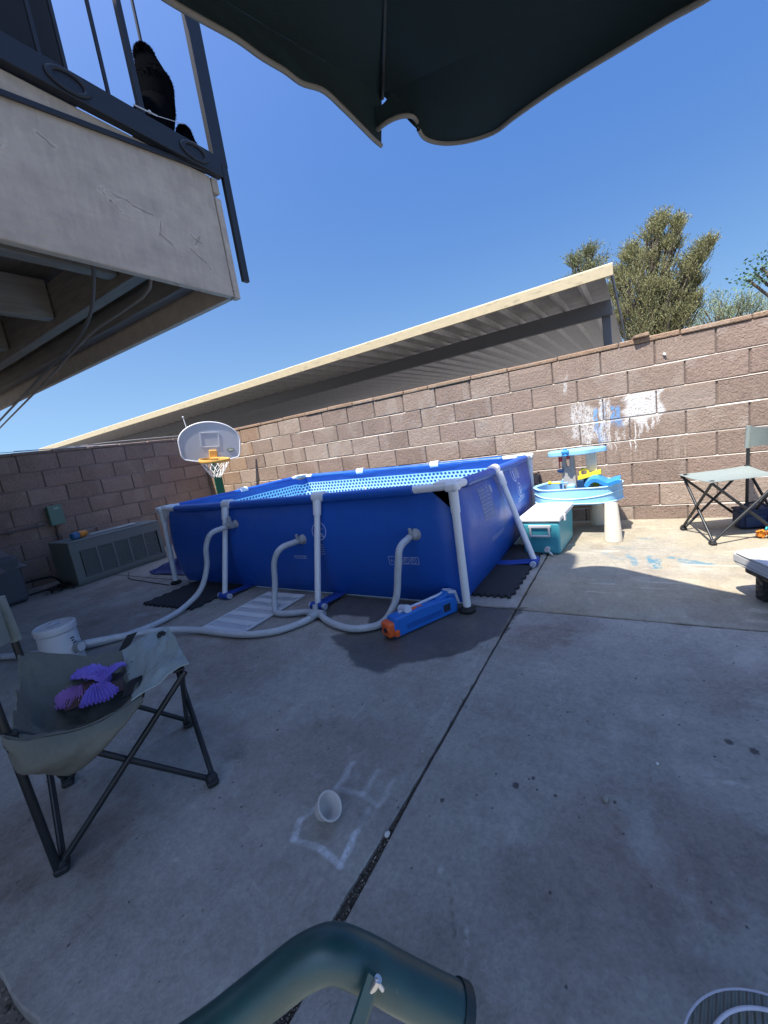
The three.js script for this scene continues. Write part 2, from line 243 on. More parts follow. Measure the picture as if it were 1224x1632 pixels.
for (const [x, z, s, c, l] of [[-0.121, -1.106, 0.011, [0.3, 0.28, 0.24], 'grey pebble lying on the open slab, lower right'], [0.008, -1.294, 0.006, [0.6, 0.6, 0.58], 'tiny white pebble on the open slab, upper of two'], [-0.648, -0.764, 0.009, [0.62, 0.6, 0.57], 'white pebble sitting in the slab joint by the bowl'], [-0.69, -1.08, 0.004, [0.5, 0.5, 0.48], 'tiny pale chip at the joint edge above the bowl']]) {
  const g = new THREE.IcosahedronGeometry(s, 1), p = g.attributes.position; for (let i = 0; i < p.count; i++) { const k = 0.8 + 0.4 * noise(p.getX(i) * 150 + 9, p.getY(i) * 150 + p.getZ(i) * 90); p.setXYZ(i, p.getX(i) * k * 0.75, p.getY(i) * k * 0.7, p.getZ(i) * k * 1.1); }
  const ms = mesh('pebble', toCreasedNormals(g, 0.6), std(...c, 0.9)); ms.position.set(x, s * 0.5, z); tag(ms, l, 'pebble', 'pebbles on the patio');
}
// ------------------------------------------------------------------ concrete block walls
const BZ = -4.363, BX = -6.15, TOPA = 1.548, CH = 0.2032, BL = 0.4064;
function blockTone(u, v, seed, base) {
  const a = noise(u * 190 + seed, v * 190), b = noise(u * 90 + seed * 3, v * 90), c = fbm(u * 5 + seed, v * 5, 3), pit = noise(u * 150 + 31, v * 150 + seed) > 0.84 ? -0.2 : 0, pal = noise(u * 120 + 11, v * 120 + seed) > 0.82 ? 0.2 : 0;
  const k = 0.78 + 0.22 * a + 0.14 * b + 0.24 * (c - 0.5) + pit + pal, w = sstep(0.52, 0.75, fbm(u * 7 + seed * 2, v * 3 + 5, 3)) * 0.22;
  return [mix(base[0] * k, 0.38, w), mix(base[1] * k, 0.335, w), mix(base[2] * k, 0.285, w)];
}
const blockBump = texture(512, 512, (u, v) => { const a = 0.5 * noise(u * 120, v * 120) + 0.35 * noise(u * 48, v * 48) + (noise(u * 100 + 30, v * 100) > 0.84 ? -0.25 : 0.1); return [a, a, a]; }, false);
blockBump.repeat.set(1 / 1.2, 1 / 1.2);
function blockMats(bases) { return bases.map((b, i) => { const map = texture(512, 512, (u, v) => blockTone(u * 1.2, v * 1.2, 13 + i * 7, b)); map.repeat.set(1 / 1.2, 1 / 1.2); return new THREE.MeshStandardMaterial({ map, roughness: 0.95, bumpMap: blockBump, bumpScale: 0.005 }); }); }
const backMats = blockMats([[0.250, 0.184, 0.144], [0.222, 0.160, 0.126], [0.270, 0.203, 0.161], [0.240, 0.172, 0.137], [0.298, 0.229, 0.180]]);
const tanMats = blockMats([[0.295, 0.200, 0.132], [0.27, 0.178, 0.116]]);
const leftMats = blockMats([[0.270, 0.196, 0.166], [0.248, 0.178, 0.150], [0.292, 0.216, 0.183]]);
const mortar = (() => { const map = texture(256, 256, (u, v) => { const k = 0.30 + 0.12 * noise(u * 90, v * 90) + 0.1 * fbm(u * 6, v * 6, 3); return [k, k * 0.9, k * 0.78]; }); return new THREE.MeshStandardMaterial({ map, roughness: 1 }); })();
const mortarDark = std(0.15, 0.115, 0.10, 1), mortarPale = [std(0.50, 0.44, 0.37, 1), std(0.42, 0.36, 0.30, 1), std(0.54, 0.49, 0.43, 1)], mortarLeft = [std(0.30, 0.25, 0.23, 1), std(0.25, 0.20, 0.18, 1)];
const bedGeo = extrude([[0.02, -0.0048], [0.02, 0.0048], [0.0075, 0.0048], [0.0005, -0.0048]], 1); bedGeo.rotateY(Math.PI / 2);
function beds(parent, a, b, mats) { const q = mulberry(Math.round(b * 77)); for (let row = 1; row < 8; row++) { let x = a; while (x < b - 0.01) { const l = Math.min(0.25 + 0.5 * q(), b - x), m = mesh('bed_joint', bedGeo, mats[Math.floor(q() * mats.length)], parent); m.scale.set(l - 0.0005, 0.85 + 0.3 * q(), 1); m.position.set(x, TOPA - row * CH + 0.0016 * (q() - 0.5), 0.0015 - 0.0045 * q()); m.rotation.z = 0.004 * (q() - 0.5); x += l; } } }
const blockGeo = {};
function blockG(w, h, variant) { const k = w.toFixed(3) + '_' + h.toFixed(3) + '_' + variant; return blockGeo[k] || (blockGeo[k] = cbox(w, h, 0.152, [0.005, 0.007, 0.004, 0.009, 0.006, 0.011, 0.005][variant], variant * 0.437 + 0.1, variant * 0.291)); }
// paint print zone: brushed and dripped white and blue paint on the right of the back wall
const PX0 = -0.75, PX1 = 0.35, PY0 = 0.62, PY1 = 1.5;
const strokes = [ // x, y top, y bottom, half width, colour (0 white, 1 blue), strength
  [-0.51, 1.13, 0.80, 0.035, 0, 0.75], [-0.45, 1.15, 0.75, 0.035, 0, 0.7], [-0.40, 1.10, 0.72, 0.03, 0, 0.85], [-0.35, 1.08, 0.78, 0.028, 0, 0.7], [-0.285, 1.16, 0.70, 0.03, 0, 0.9], [-0.235, 1.13, 0.68, 0.02, 0, 0.75],
  [-0.335, 1.07, 0.85, 0.02, 1, 0.95], [-0.31, 0.93, 0.70, 0.022, 1, 0.55], [-0.27, 1.1, 0.66, 0.022, 1, 0.35], [-0.20, 1.07, 0.90, 0.016, 1, 0.95], [-0.16, 1.06, 0.88, 0.022, 1, 0.9], [-0.13, 0.96, 0.87, 0.02, 1, 0.8], [-0.165, 0.84, 0.72, 0.022, 0, 0.6], [-0.12, 0.83, 0.75, 0.015, 0, 0.55],
  [-0.56, 1.41, 1.37, 0.012, 0, 0.9], [-0.575, 1.36, 1.24, 0.016, 0, 0.7], [-0.07, 1.02, 0.655, 0.006, 0, 1], [-0.03, 1.0, 0.64, 0.006, 0, 1], [0.0, 1, 0.75, 0.006, 0, 0.9], [0.02, 1, 0.78, 0.01, 0, 0.9], [0.06, 1, 0.80, 0.012, 0, 0.9], [0.10, 1, 0.83, 0.014, 0, 0.95], [0.14, 1, 0.86, 0.014, 0, 0.95], [-0.19, 0.8, 0.64, 0.005, 0, 0.9]];
function paintAt(x, y) {
  const wob = 0.02 * (noise(x * 9, y * 22) - 0.5); let wC = 0, bC = 0;
  for (const [sx, yt, yb, hw, col, st] of strokes) {
    const d = Math.abs(x - sx + wob + 0.012 * (noise(y * 40, sx * 50) - 0.5)); if (d > hw * 1.6) continue;
    const ed = 0.03 * noise(x * 90, sx * 10); let t = (1 - sstep(hw * 0.55, hw * 1.15, d)) * sstep(yb - 0.02 - ed, yb + 0.05, y) * (1 - sstep(yt - 0.03, yt + ed, y)) * st;
    t *= sstep(0.36, 0.66, fbm(x * 150, y * 45 + sx * 9, 3) + 0.14 * st) * 0.85; if (col) bC = Math.max(bC, t); else wC = Math.max(wC, t);
  }
  const dab = (x > -0.15 && x < 0.205) ? sstep(-0.14, -0.075, x + 0.05 * (noise(y * 30, x * 8) - 0.5)) * (1 - sstep(0.15, 0.185, x + 0.06 * (noise(y * 22, 4) - 0.5))) * (1 - sstep(1.13, 1.155, y)) * sstep(0.86, 0.93, y + 0.09 * (noise(x * 26, 7) - 0.5)) : 0;
  wC = Math.max(wC, dab * sstep(0.26, 0.56, fbm(x * 110, y * 90, 3) + 0.1 + 0.1 * noise(x * 12, y * 12)) * 0.9); return [wC, bC];
}
const paintMap = texture(1100, 880, (u, v) => { const x = mix(PX0, PX1, u), y = mix(PY0, PY1, v); let c = blockTone(x, y, 13, [0.246, 0.180, 0.141]); const [w, b] = paintAt(x, y); c = [mix(c[0], 0.60, w), mix(c[1], 0.585, w), mix(c[2], 0.56, w)]; return [mix(c[0], 0.11, b), mix(c[1], 0.30, b), mix(c[2], 0.58, b)]; }, true, false);
const paintBump = blockBump.clone(); paintBump.repeat.set((PX1 - PX0) / 1.2, (PY1 - PY0) / 1.2); paintBump.needsUpdate = true;
const paintMat = new THREE.MeshStandardMaterial({ map: paintMap, roughness: 0.9, bumpMap: paintBump, bumpScale: 0.004 });

function buildWall(parent, len0, len1, phase, mats, pick) {         // local x along the wall, front face at z = 0, y up
  const q = mulberry(Math.round(len1 * 100));
  for (let row = 0; row < 8; row++) {
    const yt = TOPA - row * CH, yb = row === 7 ? -0.03 : yt - CH, h = yt - yb;
    const off = phase + (row % 2 ? 0.5 : 0) * BL; let k = Math.floor((len0 - off) / BL);
    for (; off + k * BL < len1; k++) {
      const a = Math.max(len0, off + k * BL), b = Math.min(len1, off + (k + 1) * BL); if (b - a < 0.05) continue;
      const w = b - a - 0.0095, hh = h - 0.0095, cx = (a + b) / 2, cy = (yt + yb) / 2, variant = Math.floor(q() * 7), sp = pick && pick(cx, cy, row, w, hh);
      const m = mesh('block', sp && sp.geo ? sp.geo : blockG(w, hh, variant), sp ? sp.mat : mats[Math.floor(q() * mats.length)], parent);
      m.position.set(cx, cy, -0.076 + (q() - 0.5) * 0.005); m.rotation.y = (q() - 0.5) * 0.004; m.rotation.z = (q() - 0.5) * 0.003;
    }
  }
}
{
  const w = thing('block_wall', 'sunlit tan concrete block wall along the back with splashed paint', 'wall', [0, 0, BZ]);
  buildWall(w, BX - 0.15, 2.42, -0.272, backMats, (x, y, row, bw, bh) => {
    if ((x + 0.272) / BL + row * 0.5 < -10.6) return { mat: tanMats[(Math.round(x * 10) + row) & 1] };
    if (x + bw / 2 > PX0 + 0.05 && x - bw / 2 < PX1 - 0.05 && y > PY0 && y < PY1 - 0.02) {
      const g = cbox(bw, bh, 0.152, 0.006), p = g.attributes.position, u = g.attributes.uv; for (let i = 0; i < p.count; i++) u.setXY(i, (p.getX(i) + x - PX0) / (PX1 - PX0), (p.getY(i) + y - PY0) / (PY1 - PY0)); return { geo: g, mat: paintMat };
    }
  });
  mesh('mortar', at(cbox(8.57, 1.6, 0.13, 0.002), (BX + 2.42) / 2 - 0.075, 0.748, -0.077), mortarDark, w); beds(w, BX, 2.41, mortarPale);
  const q = mulberry(3); let x = BX - 0.15;
  while (x < 2.4) { const l = 0.30 + 0.2 * q(), h = 0.034 + 0.010 * q(); const m = mesh('cap_brick', at(cbox(l - 0.006, h, 0.16 + 0.02 * q(), 0.007, q() * 3, q()), 0, h / 2, 0), tanMats[q() > 0.6 ? 1 : 0], w); m.position.set(x + l / 2, TOPA + 0.0005, -0.076 + 0.006 * (q() - 0.5)); m.rotation.z = 0.012 * (q() - 0.5); x += l; }
}
{
  const w = thing('block_wall', 'shaded brown concrete block wall on the left behind the condenser', 'wall', [BX, 0, 0], Math.PI / 2);   // local x = -z
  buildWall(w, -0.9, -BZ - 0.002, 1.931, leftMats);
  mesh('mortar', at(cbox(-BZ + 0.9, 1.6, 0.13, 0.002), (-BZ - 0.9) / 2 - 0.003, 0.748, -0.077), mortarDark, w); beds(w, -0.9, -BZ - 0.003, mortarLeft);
  const q = mulberry(4); let x = -0.9; while (x < -BZ - 0.05) { const l = Math.min(0.4, -BZ - 0.004 - x), h = 0.03 + 0.008 * q(); const m = mesh('cap_brick', at(cbox(l - 0.006, h, 0.158, 0.006, q() * 3, q()), 0, h / 2, 0), leftMats[Math.floor(q() * 3)], w); m.position.set(x + l / 2, TOPA + 0.0005, -0.076); x += l; }
}
{ // loose broken brick on the wall top
  const g = cbox(0.115, 0.032, 0.13, 0.006, 1, 2), p = g.attributes.position; for (let i = 0; i < p.count; i++) if (p.getX(i) < 0) p.setY(i, p.getY(i) * (p.getY(i) > 0 ? 0.35 : 1)); g.computeVertexNormals();
  const b = mesh('loose_brick', g, tanMats[0]); b.position.set(0.035, TOPA + 0.060, BZ - 0.02); b.rotation.y = 0.12; tag(b, 'loose broken brick jutting out on top of the back wall', 'brick');
}
// ------------------------------------------------------------------ house behind the camera, its eave, and the balcony
const stucco = new THREE.MeshStandardMaterial({ map: texture(256, 256, (u, v) => { const k = 0.36 * (0.85 + 0.2 * noise(u * 128, v * 128) + 0.15 * fbm(u * 8, v * 8, 3)); return [k * 1.08, k, k * 0.86]; }), roughness: 0.95 });
{
  const h = thing('house', 'tan stucco house standing behind the viewer, with a deep roof eave', 'house', [0, 0, 0]);
  mesh('wall', at(cbox(6.9, 5.2, 0.2, 0.01), -4.6, 2.6, 2.75), stucco, h);
  mesh('eave', at(extrude([[-8.05, 0.68], [-1.22, 0.68], [-1.13, 0.65], [-1.08, 0.58], [-1.07, 0.45], [-1.07, -2.85], [-8.05, -2.85]].map(([x, y]) => [x, y]), 0.18, 0.004), 0, 0, 0, -Math.PI / 2).translate(0, 5.2, 0), stucco, h);
}
const paintedWood = (() => {
  const cuts = [[0.06, 0.40, 0.13, 0.36], [0.10, 0.33, 0.16, 0.41], [0.52, 0.36, 0.60, 0.29], [0.54, 0.37, 0.78, 0.33], [0.80, 0.25, 0.88, 0.18], [0.82, 0.31, 0.80, 0.24], [0.98, 0.22, 1.10, 0.14], [1.0, 0.30, 1.06, 0.27], [0.30, 0.5, 0.36, 0.47], [1.02, 0.25, 1.07, 0.31]];
  const wood = (u, v) => { // u along the board (m), v across (m)
    let gy = v * 26 + 2.2 * fbm(u * 1.2 + 3, v * 1.5, 3); const kn = [[0.16, 0.42], [0.62, 0.30], [0.95, 0.24], [0.33, 0.55], [1.18, 0.2]];
    for (const [a, b] of kn) { const d = Math.hypot((u - a) * 0.55, v - b); gy += 1.6 * Math.exp(-d * d / 0.006); }
    const ring = 0.5 + 0.5 * Math.sin(gy * 6.0); let crack = 0, lip = 0;
    for (const [a, b, c, d] of cuts) { const dx = c - a, dz = d - b, t = clamp(((u - a) * dx + (v - b) * dz) / (dx * dx + dz * dz)), q = Math.hypot(u - a - t * dx + 0.01 * (noise(v * 60, u * 20) - 0.5), v - b - t * dz + 0.012 * (noise(u * 40, v * 9) - 0.5)); crack = Math.max(crack, 1 - sstep(0.0012, 0.0045 + 0.005 * noise(u * 25, v * 25), q)); lip = Math.max(lip, (1 - sstep(0.006, 0.02, q)) * sstep(0.35, 0.6, noise(u * 30, v * 30))); }
    return [ring, crack, lip];
  };
  const map = texture(1024, 512, (u, v) => { const [r, c, l] = wood(u * 2.0, v * 0.75), n = fbm(u * 18, v * 10, 4), d = fbm(u * 90, v * 8, 2); const k = 0.33 * (0.76 + 0.36 * n + 0.02 * r + 0.16 * d + 0.10 * fbm(u * 220, v * 14, 2) + 0.06 * noise(u * 400, v * 120)) * (1 - 0.45 * c * (0.5 + 0.5 * noise(u * 200, v * 90))) * (1 + 0.20 * l); return [k * 1.12, k * 0.95, k * 0.77]; });
  const bump = texture(1024, 512, (u, v) => { const [r, c, l] = wood(u * 2.0, v * 0.75); const k = 0.4 + 0.04 * r + 0.16 * noise(u * 60, v * 60 + 3 * fbm(u * 6, v * 4, 2)) + 0.16 * fbm(u * 30, v * 60, 3) - 0.5 * c + 0.25 * l; return [k, k, k]; }, false);
  for (const t of [map, bump]) t.repeat.set(0.5, 1 / 0.75);
  return new THREE.MeshStandardMaterial({ map, bumpMap: bump, bumpScale: 0.008, roughness: 0.8 });
})();
const oldWood = (() => { const map = texture(512, 512, (u, v) => { const n = fbm(u * 6, v * 60, 4), m = fbm(u * 5 + 9, v * 5, 3); const k = 0.17 * (0.6 + 0.5 * n + 0.3 * m); return [k * 1.1, k, k * 0.86]; }); return new THREE.MeshStandardMaterial({ map, roughness: 0.95, bumpMap: map, bumpScale: 0.004 }); })();
const blackSteel = std(0.018, 0.021, 0.028, 0.5, 0.2);
const swapUV = g => { const u = g.attributes.uv; for (let i = 0; i < u.count; i++) u.setXY(i, u.getY(i), u.getX(i)); return g; };
{
  const b = thing('balcony', 'upper balcony with grey painted wood fascia and black iron railing', 'balcony', [0, 0, 0]);
  const X = -2.2, Z = -2.1, LOW = 2.14, TOP = 2.845;
  const zl = 2.6 - Z, f = cbox(zl, TOP - LOW, 0.045, 0.004, -1.11, 0.3525); f.rotateY(Math.PI / 2); mesh('fascia', at(f, X - 0.0225, (LOW + TOP) / 2, Z + zl / 2 + 0.05), paintedWood, b);
  mesh('corner_trim', at(cbox(0.05, TOP - LOW - 0.11, 0.045, 0.004, 0.3), X - 0.02, (LOW + TOP) / 2 - 0.06, Z + 0.022), paintedWood, b);
  mesh('corner_trim', at(cbox(0.052, 0.085, 0.047, 0.004, 0.1), X - 0.02, TOP - 0.045, Z + 0.022), paintedWood, b);
  mesh('rim_beam', at(cbox(5.7, 0.62, 0.045, 0.004, 0.2, 0.1), X - 2.9, LOW + 0.315, Z + 0.03), paintedWood, b);
  mesh('ledger', at(cbox(5.6, 0.14, 0.09, 0.004), X - 2.88, LOW + 0.20, Z + 0.13), oldWood, b);
  mesh('ledger', at(cbox(5.6, 0.30, 0.09, 0.004), X - 2.88, LOW + 0.33, Z + 0.38), oldWood, b);
  for (let i = 0; i < 5; i++) { const j = cbox(4.2, 0.28, 0.09, 0.006, i * 0.3, i * 0.2); j.rotateY(Math.PI / 2); mesh('joist', at(j, X - 0.62 - i * 0.95, LOW + 0.36, Z + 0.44 + 2.1), oldWood, b); }
  for (let i = 0; i < 13; i++) mesh('deck_plank', at(cbox(0.425, 0.04, 4.7, 0.004, i * 0.7), X - 0.30 - i * 0.43, TOP - 0.1, Z + 2.37), oldWood, b);
  // railing: bottom rails, scroll rings, balusters, post
  mesh('lower_rail', [beam([X + 0.012, 2.715, 2.5], [X + 0.012, 2.722, -0.9], 0.014, 0.025), beam([X + 0.012, 2.722, -0.898], [X + 0.012, 2.872, Z - 0.0], 0.014, 0.025)], blackSteel, b);
  mesh('bottom_rail', beam([X + 0.02, 2.918, 2.5], [X + 0.02, 2.905, Z - 0.02], 0.05, 0.115), blackSteel, b);
  mesh('bottom_rail', beam([X - 0.025, 2.97, Z - 0.005], [X - 5.6, 2.97, Z - 0.005], 0.04, 0.07), blackSteel, b);
  mesh('top_rail', beam([X + 0.012, 4.0, 2.5], [X + 0.012, 4.0, Z - 0.02], 0.05, 0.04), blackSteel, b);
  mesh('post', [beam([X + 0.014, 2.25, Z - 0.062], [X + 0.014, 2.95, Z - 0.062], 0.05, 0.03, V(1, 0, 0)), beam([X + 0.014, 2.93, Z - 0.037], [X + 0.014, 4.05, Z - 0.037], 0.105, 0.034, V(1, 0, 0))], blackSteel, b);
  for (const z of [-1.20, -1.303, -1.489, -1.655, -1.04, -0.88, -0.72, -0.56, -0.4, -0.24]) mesh('baluster', beam([X + 0.012, 2.95, z], [X + 0.012, 3.99, z], z === -1.655 ? 0.03 : 0.016, z === -1.655 ? 0.03 : 0.016, V(1, 0, 0), 0.002), blackSteel, b);
  for (let i = 0; i < 1; i++) mesh('baluster', beam([X - 0.44 - i * 0.3, 2.985, Z - 0.012], [X - 0.44 - i * 0.3, 4.3, Z - 0.012], 0.016, 0.016, V(1, 0, 0), 0.002), blackSteel, b);
  for (const z of [-1.28, -1.93]) { const r = new THREE.TorusGeometry(0.04, 0.009, 8, 24); r.scale(1, 1, 1); r.rotateY(Math.PI / 2); r.scale(1, 1, 2.0); mesh('scroll_ring', at(r, X + 0.048, 2.905, z), blackSteel, b); }
}
{ const m = mesh('cable', [pipe([[-9, 2.02, -2.45], [-7.577, 2.12, -2.30], [-4.693, 2.12, -1.82], [-3.1, 2.13, -1.55], [-2.6, 2.2, -1.40], [-2.30, 2.45, -1.32]], 0.011, 60, 8)], std(0.09, 0.085, 0.08, 0.7)); tag(m, 'grey cable running under the balcony and up behind the fascia', 'cable', 'cables under the balcony'); }
{ const m = mesh('cable', pipe([[-9, 2.0, -2.50], [-7.577, 2.10, -2.36], [-4.693, 2.10, -1.87], [-3.1, 2.11, -1.60], [-2.7, 2.12, -1.59], [-2.34, 2.13, -1.56], [-2.265, 2.18, -1.55], [-2.262, 2.4, -1.55]], 0.009, 70, 8), std(0.16, 0.145, 0.13, 0.7)); tag(m, 'pale cable that curves to the right under the balcony corner', 'cable', 'cables under the balcony'); }
function plush(name, label, pts, r, n, seed) {  // fuzzy dark upright bundle: lobes with short fur
  const q = mulberry(seed), gs = []; for (let i = 0; i < pts.length - 1; i++) gs.push(bar(pts[i], pts[i + 1], r[i], r[i + 1], 18)); pts.forEach((p, i) => { const s = new THREE.SphereGeometry(r[i], 18, 14); s.translate(...p); gs.push(s); });
  const P = []; for (let i = 0; i < n; i++) { const k = Math.floor(q() * pts.length), d = V(q() - 0.5, q() - 0.5, q() - 0.5).normalize(), c = V(...pts[k]).addScaledVector(d, r[k] * 0.97), e = c.clone().addScaledVector(d, 0.006 + 0.007 * q()).add(V(0, -0.004, 0)), s = d.clone().cross(V(0.3, 1, 0.2)).normalize().multiplyScalar(0.0035); P.push(c.x - s.x, c.y - s.y, c.z - s.z, c.x + s.x, c.y + s.y, c.z + s.z, e.x, e.y, e.z); }
  const g = new THREE.BufferGeometry(); g.setAttribute('position', new THREE.Float32BufferAttribute(P, 3)); g.computeVertexNormals(); gs.push(g);
  tag(mesh(name, gs, new THREE.MeshPhysicalMaterial({ color: rgb(0.004, 0.0045, 0.006), roughness: 1, specularIntensity: 0 })), label, 'plush bundle', 'dark fuzzy bundles on the balcony');
}
plush('fuzzy_bundle', 'tall dark fuzzy bundle behind the balcony railing', [[-2.34, 2.80, -1.82], [-2.34, 3.06, -1.82], [-2.34, 3.20, -1.89], [-2.34, 3.32, -1.905], [-2.34, 3.45, -1.875]], [0.12, 0.115, 0.095, 0.10, 0.06], 6000, 5);
plush('fuzzy_bundle', 'small dark fuzzy bundle near the balcony corner post', [[-2.36, 2.80, -2.03], [-2.36, 3.06, -2.06], [-2.36, 3.15, -2.06]], [0.07, 0.075, 0.05], 2500, 6);
{ const m = mesh('storage_tub', [at(rbox(0.5, 0.75, 0.42, 0.05), -2.52, 3.18, -1.17)], std(0.012, 0.014, 0.02, 0.8)); tag(m, 'dark tub standing on the balcony at the upper left', 'tub'); }
{ const m = mesh('zip_tie', [bar([-2.165, 2.985, -1.60], [-2.15, 2.985, -1.72], 0.004, 0.004, 6), bar([-2.15, 2.985, -1.72], [-2.12, 3.0, -1.86], 0.002, 0.0015, 6), at(cbox(0.014, 0.012, 0.014, 0.002), -2.155, 2.987, -1.68)], std(0.5, 0.52, 0.58, 0.5)); tag(m, 'white zip tie around the balcony bottom rail', 'zip tie'); }
// ------------------------------------------------------------------ carport beyond the wall, wires, trees
{
  const c = thing('carport', 'long metal carport roof with cream fascia beyond the back wall', 'carport', [-0.22, 2.5, -5.4]); c.rotation.z = 0.011;
  const cream = new THREE.MeshStandardMaterial({ map: texture(256, 64, (u, v) => { const k = 0.9 + 0.2 * fbm(u * 60, v * 4, 3) - 0.25 * sstep(0.7, 0.8, fbm(u * 30 + 5, v * 6, 3)); return [0.47 * k, 0.395 * k, 0.25 * k]; }), roughness: 0.55 });
  cream.map.repeat.set(0.3, 4);
  const galv = new THREE.MeshStandardMaterial({ map: texture(256, 256, (u, v) => { const k = 0.52 * (0.75 + 0.3 * fbm(u * 10, v * 10, 3) + 0.15 * noise(u * 60, v * 60)); return [k, k, k * 1.0]; }), roughness: 0.42, metalness: 0.4 });
  const steel = std(0.15, 0.155, 0.165, 0.6, 0.1);
  // one roof pan: flat pan with an upstanding rib, run front to back
  const prof = [[0, 0], [0.035, -0.055], [0.065, -0.055], [0.10, 0], [0.20, 0.004], [0.30, 0]], pts = [...prof, ...prof.slice().reverse().map(([x, y]) => [x, y + 0.004])];
  const pan = extrude(pts, 7.6); pan.translate(0, 0, -7.6);
  for (let i = 0; i < 50; i++) { const m = mesh('roof_pan', pan, galv, c); m.position.set(-0.34 - 0.3 * i, -0.045, -0.02); m.rotation.x = 0.0; }
  mesh('fascia', at(cbox(15.1, 0.115, 0.03, 0.004), -7.5, -0.05, 0.0), cream, c);
  mesh('fascia_lip', at(cbox(15.1, 0.012, 0.06, 0.003), -7.5, 0.012, -0.02), std(0.6, 0.56, 0.42, 0.5), c);
  mesh('end_trim', at(cbox(0.02, 0.1, 7.6, 0.003), 0.03, -0.06, -3.83), steel, c);
  mesh('beam', [at(cbox(15.0, 0.17, 0.008, 0.002), -7.52, -0.19, -1.16), at(cbox(15.0, 0.012, 0.09, 0.002), -7.52, -0.281, -1.2), at(cbox(15.0, 0.012, 0.09, 0.002), -7.52, -0.108, -1.2)], steel, c);
  for (const [x, z] of [[-0.10, -1.26], [-5, -7.2], [-10, -7.2], [-14.8, -7.2]]) mesh('post', at(cbox(0.1, 2.34, 0.1, 0.006), x, -1.38, z), steel, c);
}
{ const m = mesh('wire', [pipe([[-9.5, 1.66, -4.5], [-7.4, 1.63, -4.45], [-6.9, 1.63, -3.6], [-6.35, 1.615, -2.0]], 0.006, 30, 6), pipe([[-6.24, 1.605, -1.7], [-6.24, 1.60, -2.3], [-6.24, 1.625, -3.2], [-6.24, 1.63, -4.2]], 0.004, 20, 6)], std(0.5, 0.5, 0.52, 0.5)); tag(m, 'thin white wire strung along the top of the left wall', 'wire'); }
{ const m = mesh('rod', [bar([-6.55, 0.0, -4.62], [-6.74, 1.62, -4.6], 0.012, 0.009, 10), bar([-6.74, 1.62, -4.6], [-6.80, 1.98, -4.6], 0.009, 0.007, 10), at(new THREE.SphereGeometry(0.017, 12, 8), -6.80, 1.99, -4.6)], std(0.55, 0.56, 0.6, 0.5)); tag(m, 'thin white rod with a ball tip rising beside the backboard', 'rod'); }
function makeTree(name, label, base, trunkTop, clumps, leaf, leafMat, leafN, seed, barkMat, up = 0.6) {
  const t = thing(name, label, 'tree', [0, 0, 0]), q = mulberry(seed), B = V(...base), T = V(...trunkTop), br = [pipe([B, B.clone().lerp(T, 0.5).add(V(0.1, 0, 0.05)), T], 0.14, 14, 8)];
  const P = [], N = [], C = [], Tn = V(), S = V(), A = V();
  for (const [cx, cy, cz, r, n] of clumps) {
    const c = V(cx, cy, cz); const j = B.clone().lerp(T, clamp((cy - base[1]) / (trunkTop[1] - base[1]) - 0.35, 0.1, 0.95)); br.push(pipe([j, j.clone().lerp(c, 0.5).add(V(0, -0.12, 0)), c], 0.035 * (0.5 + r), 8, 6));
    for (let i = 0; i < n; i++) {                                   // sprays: short twigs set with leaves
      const d = V(q() - 0.5, (q() - 0.5) * 1.1, q() - 0.5).normalize(), e = c.clone().addScaledVector(d, r * Math.pow(q(), 0.45)), dir = V(q() - 0.5 + d.x * 0.5, up + 0.5 * (q() - 0.4), q() - 0.5 + d.z * 0.5).normalize(), L = leaf * (4 + 5 * q());
      const tone = 0.7 + 0.6 * q();
      for (let k = 0; k < leafN; k++) {
        A.copy(e).addScaledVector(dir, L * k / leafN); Tn.set(q() - 0.5, q() - 0.3, q() - 0.5).normalize().multiplyScalar(0.7).add(dir).normalize(); S.set(q() - 0.5, q() - 0.5, q() - 0.5).cross(Tn).normalize().multiplyScalar(leaf * 0.28);
        const l = leaf * (0.7 + 0.6 * q()), ex = A.x + Tn.x * l, ey = A.y + Tn.y * l, ez = A.z + Tn.z * l, mx = A.x + Tn.x * l * 0.5, my = A.y + Tn.y * l * 0.5, mz = A.z + Tn.z * l * 0.5;
        P.push(A.x, A.y, A.z, mx + S.x, my + S.y, mz + S.z, ex, ey, ez, A.x, A.y, A.z, ex, ey, ez, mx - S.x, my - S.y, mz - S.z);
        const tt = tone * (0.85 + 0.3 * q()), yl = q() * 0.5; for (let z = 0; z < 6; z++) C.push(tt * (1 + 0.35 * yl), tt, tt * (1 - 0.3 * yl));
      }
    }
  }
  const g = new THREE.BufferGeometry(); g.setAttribute('position', new THREE.Float32BufferAttribute(P, 3)); g.setAttribute('color', new THREE.Float32BufferAttribute(C, 3)); g.computeVertexNormals();
  mesh('trunk', br, barkMat, t); mesh('crown', g, leafMat, t); return t;
}
const bark = std(0.11, 0.085, 0.065, 0.95);
const leafMat = (r, g, b) => new THREE.MeshPhysicalMaterial({ color: rgb(r, g, b), roughness: 0.75, vertexColors: true, side: THREE.DoubleSide, transmission: 0.25, thickness: 0 });
